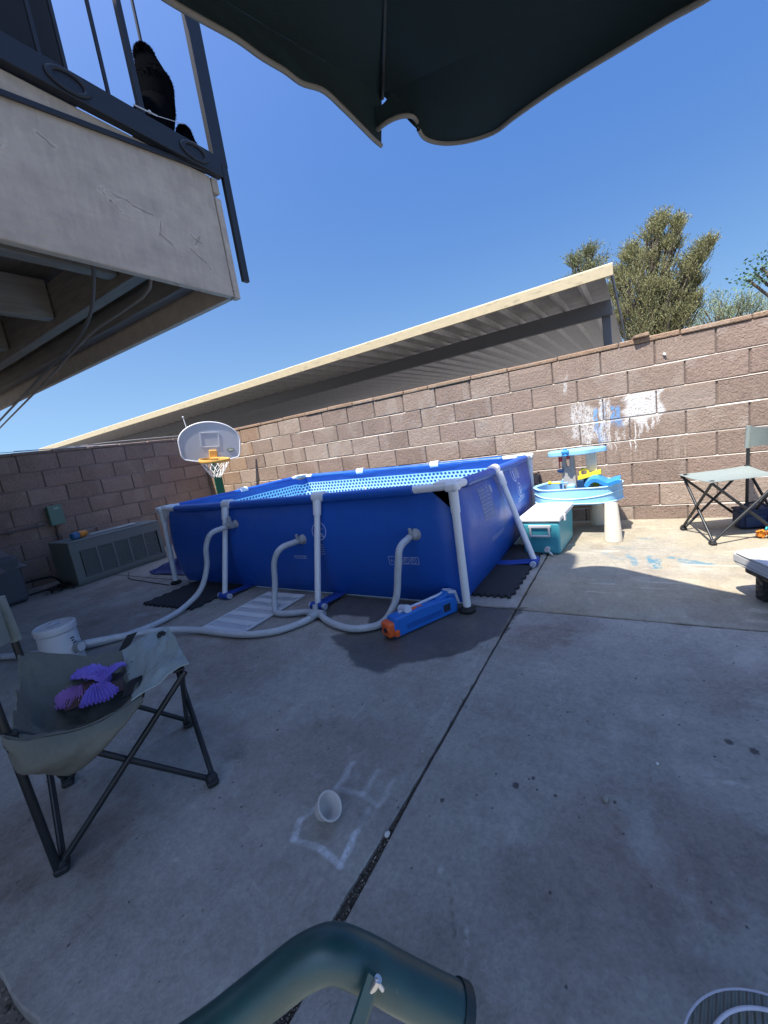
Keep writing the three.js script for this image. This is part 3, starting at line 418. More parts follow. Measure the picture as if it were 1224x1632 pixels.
{
  const q = mulberry(41), cl = [];
  const arms = [[0.1, 3.2, 0.2, 0.75], [-0.25, 4.0, 0.3, 0.8], [0.45, 3.9, 0, 0.8], [0.95, 3.8, 0.2, 0.65], [0.1, 4.8, 0, 0.75], [0.7, 4.7, 0.1, 0.65], [0.35, 5.4, -0.1, 0.55], [0.62, 5.9, 0, 0.36], [0.78, 6.15, 0, 0.22], [1.1, 5.5, 0.1, 0.34], [1.2, 5.9, 0.1, 0.2], [1.45, 4.6, 0.1, 0.38], [1.7, 4.85, 0.1, 0.27], [1.92, 5.1, 0.1, 0.17], [-0.35, 4.9, 0, 0.4], [1.25, 4.0, 0, 0.45], [1.2, 3.2, 0, 0.5], [-0.1, 5.6, 0, 0.3], [0.75, 3.0, 0, 0.6], [-0.55, 4.4, 0.1, 0.35], [-0.45, 3.5, 0.1, 0.5], [1.55, 3.6, 0, 0.3], [1.6, 4.25, 0, 0.25]];
  for (const [x, y, z, r] of arms) for (let i = 0; i < 12; i++) { const a = q() * 6.28; cl.push([x + Math.cos(a) * r * 0.62 * Math.sqrt(q()), y + (q() - 0.5) * r * 1.3, -17 + z + Math.sin(a) * r * 0.6, r * (0.22 + 0.25 * q()), Math.round(14 + 26 * r)]); }
  makeTree('pine_tree', 'tall olive green evergreen tree beyond the carport end', [0.4, -0.05, -17], [0.5, 5.4, -17], cl, 0.05, leafMat(0.205, 0.215, 0.095), 11, 3, bark, 0.7);
  const c2 = []; for (const [x, y, z, r] of [[-1.45, 6.05, -19, 0.55], [-2.0, 5.7, -19, 0.5], [-1.1, 5.9, -19, 0.5], [-2.5, 5.4, -19, 0.45], [-1.5, 5.2, -19, 0.7], [-2.35, 4.9, -19, 0.6], [-3.1, 5.0, -19.2, 0.25], [-1.3, 6.55, -19, 0.3], [-1.85, 6.4, -19, 0.25]]) for (let i = 0; i < 8; i++) { const a = q() * 6.28; c2.push([x + Math.cos(a) * r * 0.65 * Math.sqrt(q()), y + (q() - 0.5) * r * 1.1, z + Math.sin(a) * r * 0.5, r * (0.22 + 0.25 * q()), 22]); }
  makeTree('pine_tree', 'green evergreen crown partly hidden behind the carport roof', [-1.7, -0.05, -19], [-1.7, 5.6, -19], c2, 0.055, leafMat(0.165, 0.19, 0.09), 11, 8, bark, 0.6);
  const c3 = []; for (let i = 0; i < 46; i++) { const x = mix(2.1, 4.6, q()); c3.push([x, 3.4 + q() * (1.25 - 0.5 * Math.abs(x - 3.1)) , -24 + q(), 0.16 + 0.2 * q(), 18]); }
  makeTree('feathery_tree', 'distant feathery grey green tree low above the wall', [3.3, -0.05, -23.6], [3.3, 3.6, -23.6], c3, 0.06, leafMat(0.22, 0.28, 0.17), 10, 12, bark, 0.9);
  const c4 = []; for (const [x, y] of [[1.75, 2.86], [1.66, 2.72], [1.6, 2.66], [1.52, 2.6], [1.8, 2.72], [1.9, 2.85], [1.95, 2.7], [2.1, 2.9], [2.3, 2.8], [2.5, 3.1], [1.72, 2.6], [1.88, 2.57]]) c4.push([x, y, -9 + 0.1 * q(), 0.10, 16]);
  makeTree('leafy_tree', 'leafy branch of a tree at the right edge above the wall', [2.6, -0.05, -9.1], [2.5, 2.7, -9], c4, 0.055, leafMat(0.07, 0.16, 0.075), 4, 15, bark, -0.1);
}
{ const m = mesh('snail', [at(new THREE.SphereGeometry(0.012, 12, 8), 0, 0, 0), at(new THREE.SphereGeometry(0.008, 10, 8), 0.006, -0.006, 0.006)], std(0.72, 0.70, 0.64, 0.5)); m.position.set(0.2, 1.42, -4.355); tag(m, 'small white snail shell stuck high on the back wall', 'snail'); }
// ------------------------------------------------------------------ frame pool
const whitePipe = std(0.74, 0.75, 0.78, 0.4), vinyl = new THREE.MeshStandardMaterial({ color: rgb(0.010, 0.092, 0.44), roughness: 0.42, bumpMap: fabricWrinkle(), bumpScale: 0.012 });
function fabricWrinkle() { return texture(512, 256, (u, v) => { const a = 0.5 + 0.35 * (fbm(u * 30, v * 5, 3) - 0.5) + 0.25 * (fbm(u * 8 + 5, v * 8, 3) - 0.5); return [a, a, a]; }, false); }
const PL = -3.96, PR = -0.93, PN = -2.22, PF = -4.22;
const rimY = (x, z) => { const u = (x - PL) / (PR - PL), v = (PN - z) / (PN - PF); return mix(mix(0.752, 0.765, u), mix(0.752, 0.706, u), v); };
{
  const pool = thing('frame_pool', 'blue rectangular frame pool with white tube legs filled with water', 'pool');
  // loop of the liner: rounded rectangle, parameter s 0..1; k 0 = rim, 1 = ground
  const NS = 200; const loop = (inset, rc) => { const out = []; const x0 = PL + inset, x1 = PR - inset, z0 = PN - inset, z1 = PF + inset, w = x1 - x0 - 2 * rc, d = z0 - z1 - 2 * rc, q = Math.PI * rc / 2, tot = 2 * w + 2 * d + 4 * q; for (let i = 0; i < NS; i++) { let s = tot * i / NS; const seg = [['n', w], ['c', q, x1 - rc, z0 - rc, 0], ['r', d], ['c', q, x1 - rc, z1 + rc, 1], ['f', w], ['c', q, x0 + rc, z1 + rc, 2], ['l', d], ['c', q, x0 + rc, z0 - rc, 3]]; for (const g of seg) { if (s > g[1]) { s -= g[1]; continue; } if (g[0] === 'n') out.push([x0 + rc + s, z0, 0, 1]); else if (g[0] === 'r') out.push([x1, z0 - rc - s, 1, 0]); else if (g[0] === 'f') out.push([x1 - rc - s, z1, 0, -1]); else if (g[0] === 'l') out.push([x0, z1 + rc + s, -1, 0]); else { const a = Math.PI / 2 - g[4] * Math.PI / 2 - s / rc; out.push([g[2] + rc * Math.cos(a), g[3] + rc * Math.sin(a), Math.cos(a), Math.sin(a)]); } break; } } return out; };
  const L0 = loop(0.012, 0.10), M = L0.length;
  const bulge = (x, z, nx, nz, k) => { const along = Math.abs(nz) > Math.abs(nx) ? (x - PL) / (PR - PL) : (PN - z) / (PN - PF); const mid = Math.pow(Math.max(0, Math.sin(Math.PI * clamp(along))), 0.6); const cre = 0.010 * (fbm(along * 34 + (Math.abs(nz) > 0.5 ? 3 : 50), k * 2.2 + nx * 3, 3) - 0.5) * (1.2 - k); return cre + (0.066 * Math.sin(Math.PI * Math.pow(k, 0.85)) * (0.35 + 0.65 * mid)) - 0.03 * Math.pow(k, 7) - 0.016 * Math.sin(Math.PI * clamp(along) * 3) ** 2 * (1 - k); };
  const wallPt = (i, k, off = 0) => { const [x, z, nx, nz] = L0[((i % M) + M) % M]; const b = bulge(x, z, nx, nz, k) + off; const cornerDip = 0.03 * Math.pow(Math.abs(nx * nz) * 2, 1) * (1 - k) * (1 - k); const y = mix(rimY(x, z) - 0.012 - cornerDip, 0.012, k); return V(x + nx * b, y, z + nz * b); };
  const surf = (nk, k0, k1, off, flip, uvf) => { const P = [], U = [], I = []; for (let j = 0; j <= nk; j++) for (let i = 0; i <= M; i++) { const k = mix(k0, k1, j / nk), p = wallPt(i, k, off); P.push(p.x, p.y, p.z); U.push(...(uvf ? uvf(i / M, k) : [i / M * 4, k])); } for (let j = 0; j < nk; j++) for (let i = 0; i < M; i++) { const a = j * (M + 1) + i, b = a + 1, c = a + M + 1, d = c + 1; if (flip) I.push(a, b, c, b, d, c); else I.push(a, c, b, b, c, d); } const g = new THREE.BufferGeometry(); g.setAttribute('position', new THREE.Float32BufferAttribute(P, 3)); g.setAttribute('uv', new THREE.Float32BufferAttribute(U, 2)); g.setIndex(I); g.computeVertexNormals(); return g; };
  mesh('liner_outside', surf(28, 0, 1, 0, false), vinyl, pool);
  const per = 2 * (PR - PL + PN - PF);
  const inMap = texture(512, 512, (u, v) => { // 0.30 m x 0.72 m of liner print: plain band, pebble mosaic, pale blue below
    const X = u * 0.30, Y = v * 0.72; if (Y < 0.075) return [0.014, 0.075, 0.40]; const fade = sstep(0.46, 0.36, Y), cell = 0.05, row = Math.floor(Y / (cell * 0.8)), gx = (X + (row & 1 ? cell / 2 : 0)) / cell, fx = gx - Math.floor(gx) - 0.5, fy = Y / (cell * 0.8) - row - 0.5, d = Math.hypot(fx, fy * 0.9); const ring = sstep(0.31, 0.36, d); const base = [0.06, 0.34, 0.68], pale = [0.46, 0.74, 0.90], dot = [0.004, 0.05, 0.30]; const lo = sstep(0.22, 0.45, Y) * 0.6; const A = base.map((c, i) => mix(c, pale[i], ring)); const B = dot.map((c, i) => mix(c, pale[i], ring)); return A.map((c, i) => mix(mix(B[i], c, lo), [0.20, 0.56, 0.80][i], 1 - fade)); });
  inMap.repeat.set(Math.round(per / 0.30), 1);
  mesh('liner_inside', surf(24, 0, 1, -0.012, true, (s, k) => [s, k]), new THREE.MeshStandardMaterial({ map: inMap, roughness: 0.5 }), pool);
  { const s = new THREE.Shape(loop(0.09, 0.10).map(([x, z]) => new THREE.Vector2(x, -z))); const g = new THREE.ShapeGeometry(s); g.rotateX(-Math.PI / 2); g.translate(0, 0.03, 0); mesh('liner_floor', g, std(0.24, 0.58, 0.80, 0.6), pool); }
  { // sleeve roll over the top rails
    const seg = (pts) => pipe(pts, 0.033, 40, 14); const sl = [];
    const run = (x0, z0, x1, z1) => { const a = []; for (let i = 0; i <= 8; i++) { const x = mix(x0, x1, i / 8), z = mix(z0, z1, i / 8); a.push([x, rimY(x, z) - 0.006 - 0.006 * Math.sin(Math.PI * i / 8), z]); } return seg(a); };
    mesh('rail_sleeve', run(PL + 0.26, PN, PR - 0.27, PN), vinyl, pool); mesh('rail_sleeve', run(PL + 0.23, PF, PR - 0.27, PF), vinyl, pool); mesh('rail_sleeve', run(PL, PN - 0.2, PL, PF + 0.2), vinyl, pool); mesh('rail_sleeve', run(PR, PN - 0.2, PR, PF + 0.2), vinyl, pool);
  }
  { const g = sheet(70, 44, (u, v) => { const x = mix(PL + 0.03, PR - 0.03, u), z = mix(PF + 0.03, PN - 0.03, v); return V(x, 0.505 + 0.0035 * (fbm(x * 5, z * 5, 3) - 0.5), z); }, 0); mesh('water', g, new THREE.MeshPhysicalMaterial({ color: rgb(0.80, 0.95, 1.0), roughness: 0.03, transmission: 1, thickness: 0, ior: 1.33, side: THREE.DoubleSide }), pool); }
  // corner connectors with vertical legs, splayed mid legs with straps
  const rubber = std(0.012, 0.012, 0.013, 0.8), blueStrap = new THREE.MeshStandardMaterial({ color: rgb(0.012, 0.06, 0.34), roughness: 0.7, bumpMap: weave, bumpScale: 0.001 });
  for (const [x, z, sx, sz] of [[PL, PN, 1, -1], [PR, PN, -1, -1], [PR, PF, -1, 1], [PL, PF, 1, 1]]) {
    const y = rimY(x, z) + 0.002;
    mesh('corner_connector', [bar([x, y, z], [x + sx * 0.29, rimY(x + sx * 0.29, z) - 0.004, z], 0.024, 0.026, 14), bar([x, y, z], [x, rimY(x, z + sz * 0.23) - 0.004, z + sz * 0.23], 0.024, 0.026, 14), at(rbox(0.085, 0.055, 0.085, 0.02), x, y - 0.004, z), extrude([[0, 0], [0.11, 0], [0, -0.11]], 0.02, 0.003).translate(0, 0, -0.01).scale(sx, 1, 1).translate(x + sx * 0.02, y - 0.02, z), bar([x, y - 0.16, z], [x, y, z], 0.028, 0.03, 14), at(cbox(0.13, 0.01, 0.13, 0.004), x + sx * 0.05, y + 0.022, z + sz * 0.05)], whitePipe, pool);
    const fx = x - sx * 0.01, fz = z - sz * 0.0; mesh('leg', [bar([fx, 0.015, fz + 0.03], [x, y - 0.1, z], 0.024, 0.024, 16)], whitePipe, pool);
    mesh('foot_cap', at(lathe([[0, 0], [0.052, 0], [0.05, 0.012], [0.03, 0.03], [0, 0.03]], 18), fx, 0.004, fz + 0.03), rubber, pool);
  }
  const mid = (x, z, nx, nz) => { const y = rimY(x, z), fx = x + nx * 0.235, fz = z + (nz < 0 ? -0.09 : nz * 0.225), top = V(x + nx * 0.035, y - 0.02, z + nz * 0.035);
    mesh('hub', [bar([x - nz * 0.05 - nx * 0, y, z - nx * 0.05], [x + nz * 0.05, y, z + nx * 0.05], 0.039, 0.039, 16), bar(top, top.clone().lerp(V(fx, 0.03, fz), 0.14), 0.03, 0.028, 16)], whitePipe, pool);
    mesh('leg', bar(top, [fx, 0.03, fz], 0.0215, 0.0215, 16), whitePipe, pool);
    const a = V(fx - nz * 0.07, 0.03, fz - nx * 0.07), b = V(fx + nz * 0.07, 0.03, fz + nx * 0.07); mesh('strap_pin', [bar(a, b, 0.022, 0.022, 14)], std(0.45, 0.5, 0.6, 0.5), pool);
    mesh('strap', [bar(a.clone().lerp(b, 0.14), a.clone().lerp(b, 0.86), 0.028, 0.028, 14), sheet(6, 3, (u, v) => { const p = V(mix(fx, x - nx * 0.12, u), 0.034 - 0.02 * u + 0.003 * Math.sin(u * 9), mix(fz, z - nz * 0.12, u)); return p.add(V(nz, 0, nx).multiplyScalar((v - 0.5) * 0.1)); }, 0.004)], blueStrap, pool); };
  for (const x of [-1.94, -2.95]) { mid(x, PN, 0, 1); mid(x, PF, 0, -1); } mid(PR, -3.03, 1, 0); mid(PL, -3.22, -1, 0);
  // inlet fittings
  const grey = std(0.33, 0.34, 0.36, 0.5), near = (x, y) => { let bi = 0, bd = 9; for (let i = 0; i < M; i++) { const d = L0[i][3] > 0.9 ? Math.abs(L0[i][0] - x) : 9; if (d < bd) { bd = d; bi = i; } } return wallPt(bi, clamp((0.74 - y) / 0.73), 0); };
  for (const [x, y] of [[-2.86, 0.585], [-2.15, 0.455], [-1.225, 0.475]]) { const p = near(x, y); mesh('inlet_fitting', [at(lathe([[0, 0], [0.038, 0], [0.038, 0.008], [0.026, 0.013], [0.025, 0.04], [0, 0.04]], 20), p.x, p.y, p.z - 0.004, Math.PI / 2), ...(x < -2.5 ? [bar([p.x, p.y, p.z + 0.05], [p.x, p.y + 0.075, p.z + 0.05], 0.017, 0.015, 12), bar([p.x + 0.03, p.y + 0.004, p.z + 0.05], [p.x - 0.05, p.y, p.z + 0.06], 0.026, 0.026, 14)] : [bar([p.x - 0.012, p.y + 0.015, p.z + 0.04], [p.x - 0.012, p.y + 0.05, p.z + 0.045], 0.012, 0.01, 10)])], grey, pool); }
  // printed marks: white ink on the vinyl
  const print = (side, c, y, w, h, draw, col = [0.55, 0.62, 0.82]) => { const tex = canvasTexture(256, Math.round(256 * h / w), (x, W, H) => { x.fillStyle = '#000'; x.fillRect(0, 0, W, H); x.strokeStyle = x.fillStyle = '#fff'; draw(x, W, H); }, false);
    const g = new THREE.PlaneGeometry(1, 1, 12, 8), p = g.attributes.position, u = g.attributes.uv; for (let i = 0; i < p.count; i++) { const a = c + (side === 'n' ? 1 : -1) * (u.getX(i) - 0.5) * w, yy = y + (u.getY(i) - 0.5) * h; const pick = L0.map((e, j) => [j, side === 'n' ? (e[3] > 0.9 ? Math.abs(e[0] - a) : 9) : (e[2] > 0.9 ? Math.abs(e[1] - a) : 9)]).sort((m, n) => m[1] - n[1]); const i0 = pick[0][0]; const A = wallPt(i0 - 1, 0.5), B = wallPt(i0 + 1, 0.5), ca = side === 'n' ? 'x' : 'z', t = clamp((a - A[ca]) / (B[ca] - A[ca] || 1)); const top = rimY(L0[i0][0], L0[i0][1]) - 0.012, k = clamp((top - yy) / (top - 0.012)); const P0 = wallPt(i0 - 1, k, 0.0025), P1 = wallPt(i0 + 1, k, 0.0025); P0.lerp(P1, t); p.setXYZ(i, P0.x, P0.y, P0.z); } g.computeVertexNormals();
    mesh('print', g, new THREE.MeshStandardMaterial({ color: rgb(...col), roughness: 0.5, alphaMap: tex, transparent: true, side: THREE.DoubleSide }), pool); };
  const lines = (x, x0, y0, w, n, dy, t) => { const q = mulberry(n * 7 + Math.round(x0)); x.lineWidth = t; for (let i = 0; i < n; i++) { let a = x0; while (a < x0 + w) { const l = 6 + 16 * q(); x.fillRect(a, y0 + i * dy, Math.min(l, x0 + w - a), t); a += l + 5; } } };
  print('n', -1.965, 0.52, 0.15, 0.15, (x, W, H) => { x.lineWidth = 9; x.beginPath(); x.arc(W / 2, H / 2, W * 0.42, 0, 7); x.stroke(); x.beginPath(); x.moveTo(W * 0.2, H * 0.2); x.lineTo(W * 0.8, H * 0.8); x.stroke(); x.lineWidth = 5; x.beginPath(); x.moveTo(W * 0.25, H * 0.55); x.lineTo(W * 0.42, H * 0.36); x.lineTo(W * 0.62, H * 0.44); x.lineTo(W * 0.76, H * 0.36); x.stroke(); for (let k = 0; k < 3; k++) { x.beginPath(); for (let i = 0; i < 9; i++) x.lineTo(W * (0.25 + i * 0.06), H * (0.62 + k * 0.07) + (i & 1 ? 4 : -4)); x.stroke(); } });
  print('n', -1.985, 0.385, 0.14, 0.10, (x, W, H) => lines(x, 40, 20, 170, 5, 32, 13), [0.34, 0.42, 0.66]);
  print('n', -2.19, 0.325, 0.16, 0.05, (x, W, H) => { x.font = 'bold 58px sans-serif'; lines(x, 20, 26, 210, 2, 26, 15); }, [0.30, 0.38, 0.64]);
  print('n', -1.315, 0.31, 0.23, 0.07, (x, W, H) => { x.lineWidth = 4; x.strokeRect(8, 8, 56, H - 16); x.beginPath(); x.moveTo(18, 54); x.lineTo(30, 34); x.lineTo(52, 56); x.stroke(); for (const c of [98, 150, 205]) { x.beginPath(); x.arc(c, H / 2, 22, 0, 7); x.stroke(); x.beginPath(); x.arc(c - 4, H / 2 - 4, 9, 0, 7); x.stroke(); } x.strokeRect(72, 14, 174, H - 28); }, [0.38, 0.46, 0.70]);
  print('r', -2.74, 0.56, 0.26, 0.24, (x, W, H) => { x.globalAlpha = 0.35; x.fillRect(6, 6, W - 60, H - 12); x.globalAlpha = 1; lines(x, 16, 24, 160, 8, 24, 6); x.fillRect(W - 46, 20, 36, 50); }, [0.30, 0.36, 0.55]);
  print('r', -3.58, 0.56, 0.36, 0.34, (x, W, H) => { x.lineWidth = 7; for (const [cx, cy] of [[70, 70], [165, 62], [110, 170]]) { x.beginPath(); x.arc(cx, cy, 40, 0, 7); x.stroke(); x.fillRect(cx - 9, cy - 4, 18, 30); x.beginPath(); x.arc(cx, cy - 14, 9, 0, 7); x.fill(); } lines(x, 40, 214, 170, 2, 14, 7); }, [0.5, 0.58, 0.8]);
  print('r', -2.86, 0.30, 0.34, 0.05, (x, W, H) => lines(x, 20, 12, 210, 2, 14, 6), [0.35, 0.42, 0.66]);
}
function plate(name, label, cat, pts, h, mat) { const g = extrude(pts.map(([x, z]) => [x, -z]), h, 0.003); g.rotateX(-Math.PI / 2); g.translate(0, 0.004, 0); return tag(mesh(name, g, mat), label, cat); }
{ // puzzle-edge foam mats
  const foam = new THREE.MeshStandardMaterial({ color: rgb(0.022, 0.024, 0.03), roughness: 0.9, bumpMap: grainBump, bumpScale: 0.003 });
  const puzzle = (c, n) => { const out = []; for (let s = 0; s < 4; s++) { const a = c[s], b = c[(s + 1) % 4], dx = b[0] - a[0], dz = b[1] - a[1], L = Math.hypot(dx, dz), nx = dz / L, nz = -dx / L; for (let i = 0; i < n * 8; i++) { const t = i / (n * 8), w = 0.011 * Math.sign(Math.sin(t * n * 2 * Math.PI)) * Math.min(1, Math.abs(Math.sin(t * n * 2 * Math.PI)) * 3); out.push([a[0] + dx * t + nx * w, a[1] + dz * t + nz * w]); } } return out; };
  plate('foam_mat', 'black puzzle edge foam mat poking out left of the pool front', 'mat', puzzle([[-3.72, -1.73], [-3.05, -1.76], [-3.08, -2.75], [-3.72, -2.7]], 11), 0.012, foam);
  plate('foam_mat', 'black puzzle edge foam mat under the right side of the pool', 'mat', puzzle([[-1.25, -2.42], [-0.72, -2.42], [-0.70, -3.5], [-1.25, -3.5]], 12), 0.012, foam);
}
{ // white ribbed plastic panel
  const P = thing('slatted_board', 'white ribbed plastic board lying flat in front of the pool', 'board', [-2.415, 0, -1.84]); P.rotation.y = 0.02; const m = std(0.58, 0.60, 0.62, 0.5), gap = std(0.30, 0.32, 0.35, 0.6);
  mesh('sheet', at(cbox(0.37, 0.010, 0.63, 0.003), 0, 0.012, 0), gap, P); mesh('border', [at(cbox(0.40, 0.016, 0.016, 0.003), 0, 0.013, 0.322), at(cbox(0.40, 0.016, 0.016, 0.003), 0, 0.013, -0.322), at(cbox(0.016, 0.016, 0.628, 0.003), 0.192, 0.013, 0), at(cbox(0.016, 0.016, 0.628, 0.003), -0.192, 0.013, 0)], m, P); const ridge = cbox(0.0085, 0.008, 0.068, 0.002);
  const gs = []; for (let r = 0; r < 11; r++) for (let i = 0; i < 21; i++) { const g = ridge.clone(); g.rotateY(r % 2 ? 0.7 : -0.7); gs.push(g.translate(-0.175 + i * 0.0175, 0.019, -0.285 + r * 0.057)); } const rg = mesh('ridges', gs, m, P); rg.userData.kind = 'stuff';
}
{ // hoses, connector, filter pump
  const hoseRib = texture(1024, 4, (u) => { const a = 0.5 + 0.5 * Math.sin(u * 2 * Math.PI * 170); return [a, a, a]; }, false), hose = new THREE.MeshStandardMaterial({ map: texture(256, 64, (u, v) => { const k = 0.86 + 0.2 * fbm(u * 30, v * 6, 3) + (noise(u * 120, v * 30) > 0.9 ? -0.14 : 0); return [0.52 * k, 0.545 * k, 0.58 * k]; }), roughness: 0.38, bumpMap: hoseRib, bumpScale: 0.002 }), r = 0.021;
  const H = (pts, label) => tag(mesh('pool_hose', pipe(pts, r, 120, 14), hose), label, 'hose', 'pale pool hoses');
  H([[-2.90, 0.585, -2.13], [-2.95, 0.56, -2.00], [-3.0, 0.46, -1.965], [-3.03, 0.30, -1.95], [-3.06, 0.13, -1.87], [-3.08, 0.045, -1.72], [-3.06, 0.025, -1.52], [-3.1, 0.025, -1.3], [-3.3, 0.025, -1.05], [-3.9, 0.025, -0.75], [-5, 0.025, -0.4]], 'pale hose from the left inlet of the pool down to the ground');
  H([[-2.155, 0.457, -2.15], [-2.2, 0.44, -2.0], [-2.25, 0.36, -1.97], [-2.27, 0.2, -1.95], [-2.25, 0.06, -1.89], [-2.19, 0.027, -1.84], [-2.08, 0.027, -1.85], [-1.95, 0.027, -1.90], [-1.87, 0.027, -1.88]], 'pale hose from the middle pool inlet bending toward the connector');
  H([[-1.225, 0.477, -2.15], [-1.215, 0.45, -2.0], [-1.23, 0.33, -1.97], [-1.27, 0.14, -1.95], [-1.33, 0.035, -1.87], [-1.45, 0.026, -1.78], [-1.6, 0.026, -1.785], [-1.75, 0.026, -1.84], [-1.82, 0.026, -1.885]], 'pale hose from the right pool inlet behind the water blaster');
  H([[-1.86, 0.026, -1.87], [-1.88, 0.026, -1.76], [-1.97, 0.026, -1.62], [-2.13, 0.026, -1.535], [-2.35, 0.026, -1.50], [-2.6, 0.03, -1.475], [-2.8, 0.06, -1.36], [-2.95, 0.10, -1.14], [-3.06, 0.12, -0.985]], 'pale hose lying across the white board to the filter pump');
  tag(mesh('hose_connector', [bar([-1.80, 0.03, -1.89], [-1.93, 0.03, -1.885], 0.027, 0.027, 14), bar([-1.855, 0.03, -1.9], [-1.862, 0.03, -1.82], 0.027, 0.027, 14), bar([-1.862, 0.03, -1.875], [-1.87, 0.09, -1.90], 0.02, 0.018, 12)], std(0.38, 0.40, 0.43, 0.5)), 'grey three way hose connector at the pool strap', 'connector');
  const p = thing('filter_pump', 'white round filter pump with lid behind the near chair', 'pump', [-3.14, 0, -0.92]); const wp = std(0.60, 0.59, 0.60, 0.42);
  mesh('body', lathe([[0, 0], [0.108, 0], [0.11, 0.015], [0.103, 0.23], [0.101, 0.235], [0, 0.235]], 36), wp, p);
  const lid = mesh('lid', lathe([[0.10, 0.237], [0.111, 0.237], [0.111, 0.275], [0.105, 0.281], [0.098, 0.281], [0.096, 0.272], [0, 0.272]], 36), wp, p); mesh('valve', [at(lathe([[0, 0], [0.018, 0], [0.016, 0.018], [0, 0.02]], 16), -0.02, 0.272, 0), at(cbox(0.012, 0.012, 0.07, 0.003), -0.01, 0.279, 0)], std(0.42, 0.43, 0.46, 0.5), lid);
  mesh('outlet', [bar([0.08, 0.12, -0.03], [0.14, 0.12, -0.06], 0.03, 0.028, 16), bar([0.06, 0.035, -0.02], [0.13, 0.035, -0.05], 0.03, 0.028, 16)], wp, p);
  mesh('clamp', bar([0.105, 0.12, -0.045], [0.135, 0.12, -0.06], 0.034, 0.034, 16), std(0.28, 0.29, 0.31, 0.4, 0.3), p);
  const lab = canvasTexture(64, 128, (x) => { x.fillStyle = '#c8c8cc'; x.fillRect(0, 0, 64, 128); x.fillStyle = '#33363c'; for (let i = 0; i < 7; i++) x.fillRect(8 + (i % 3) * 5, 10 + i * 16, 34 - (i % 2) * 10, 9); });
  const lg = new THREE.CylinderGeometry(0.1085, 0.1085, 0.13, 8, 1, true, 1.75, 0.45); mesh('label_sticker', at(lg, 0, 0.135, 0), new THREE.MeshStandardMaterial({ map: lab, roughness: 0.5, side: THREE.DoubleSide }), p);
}
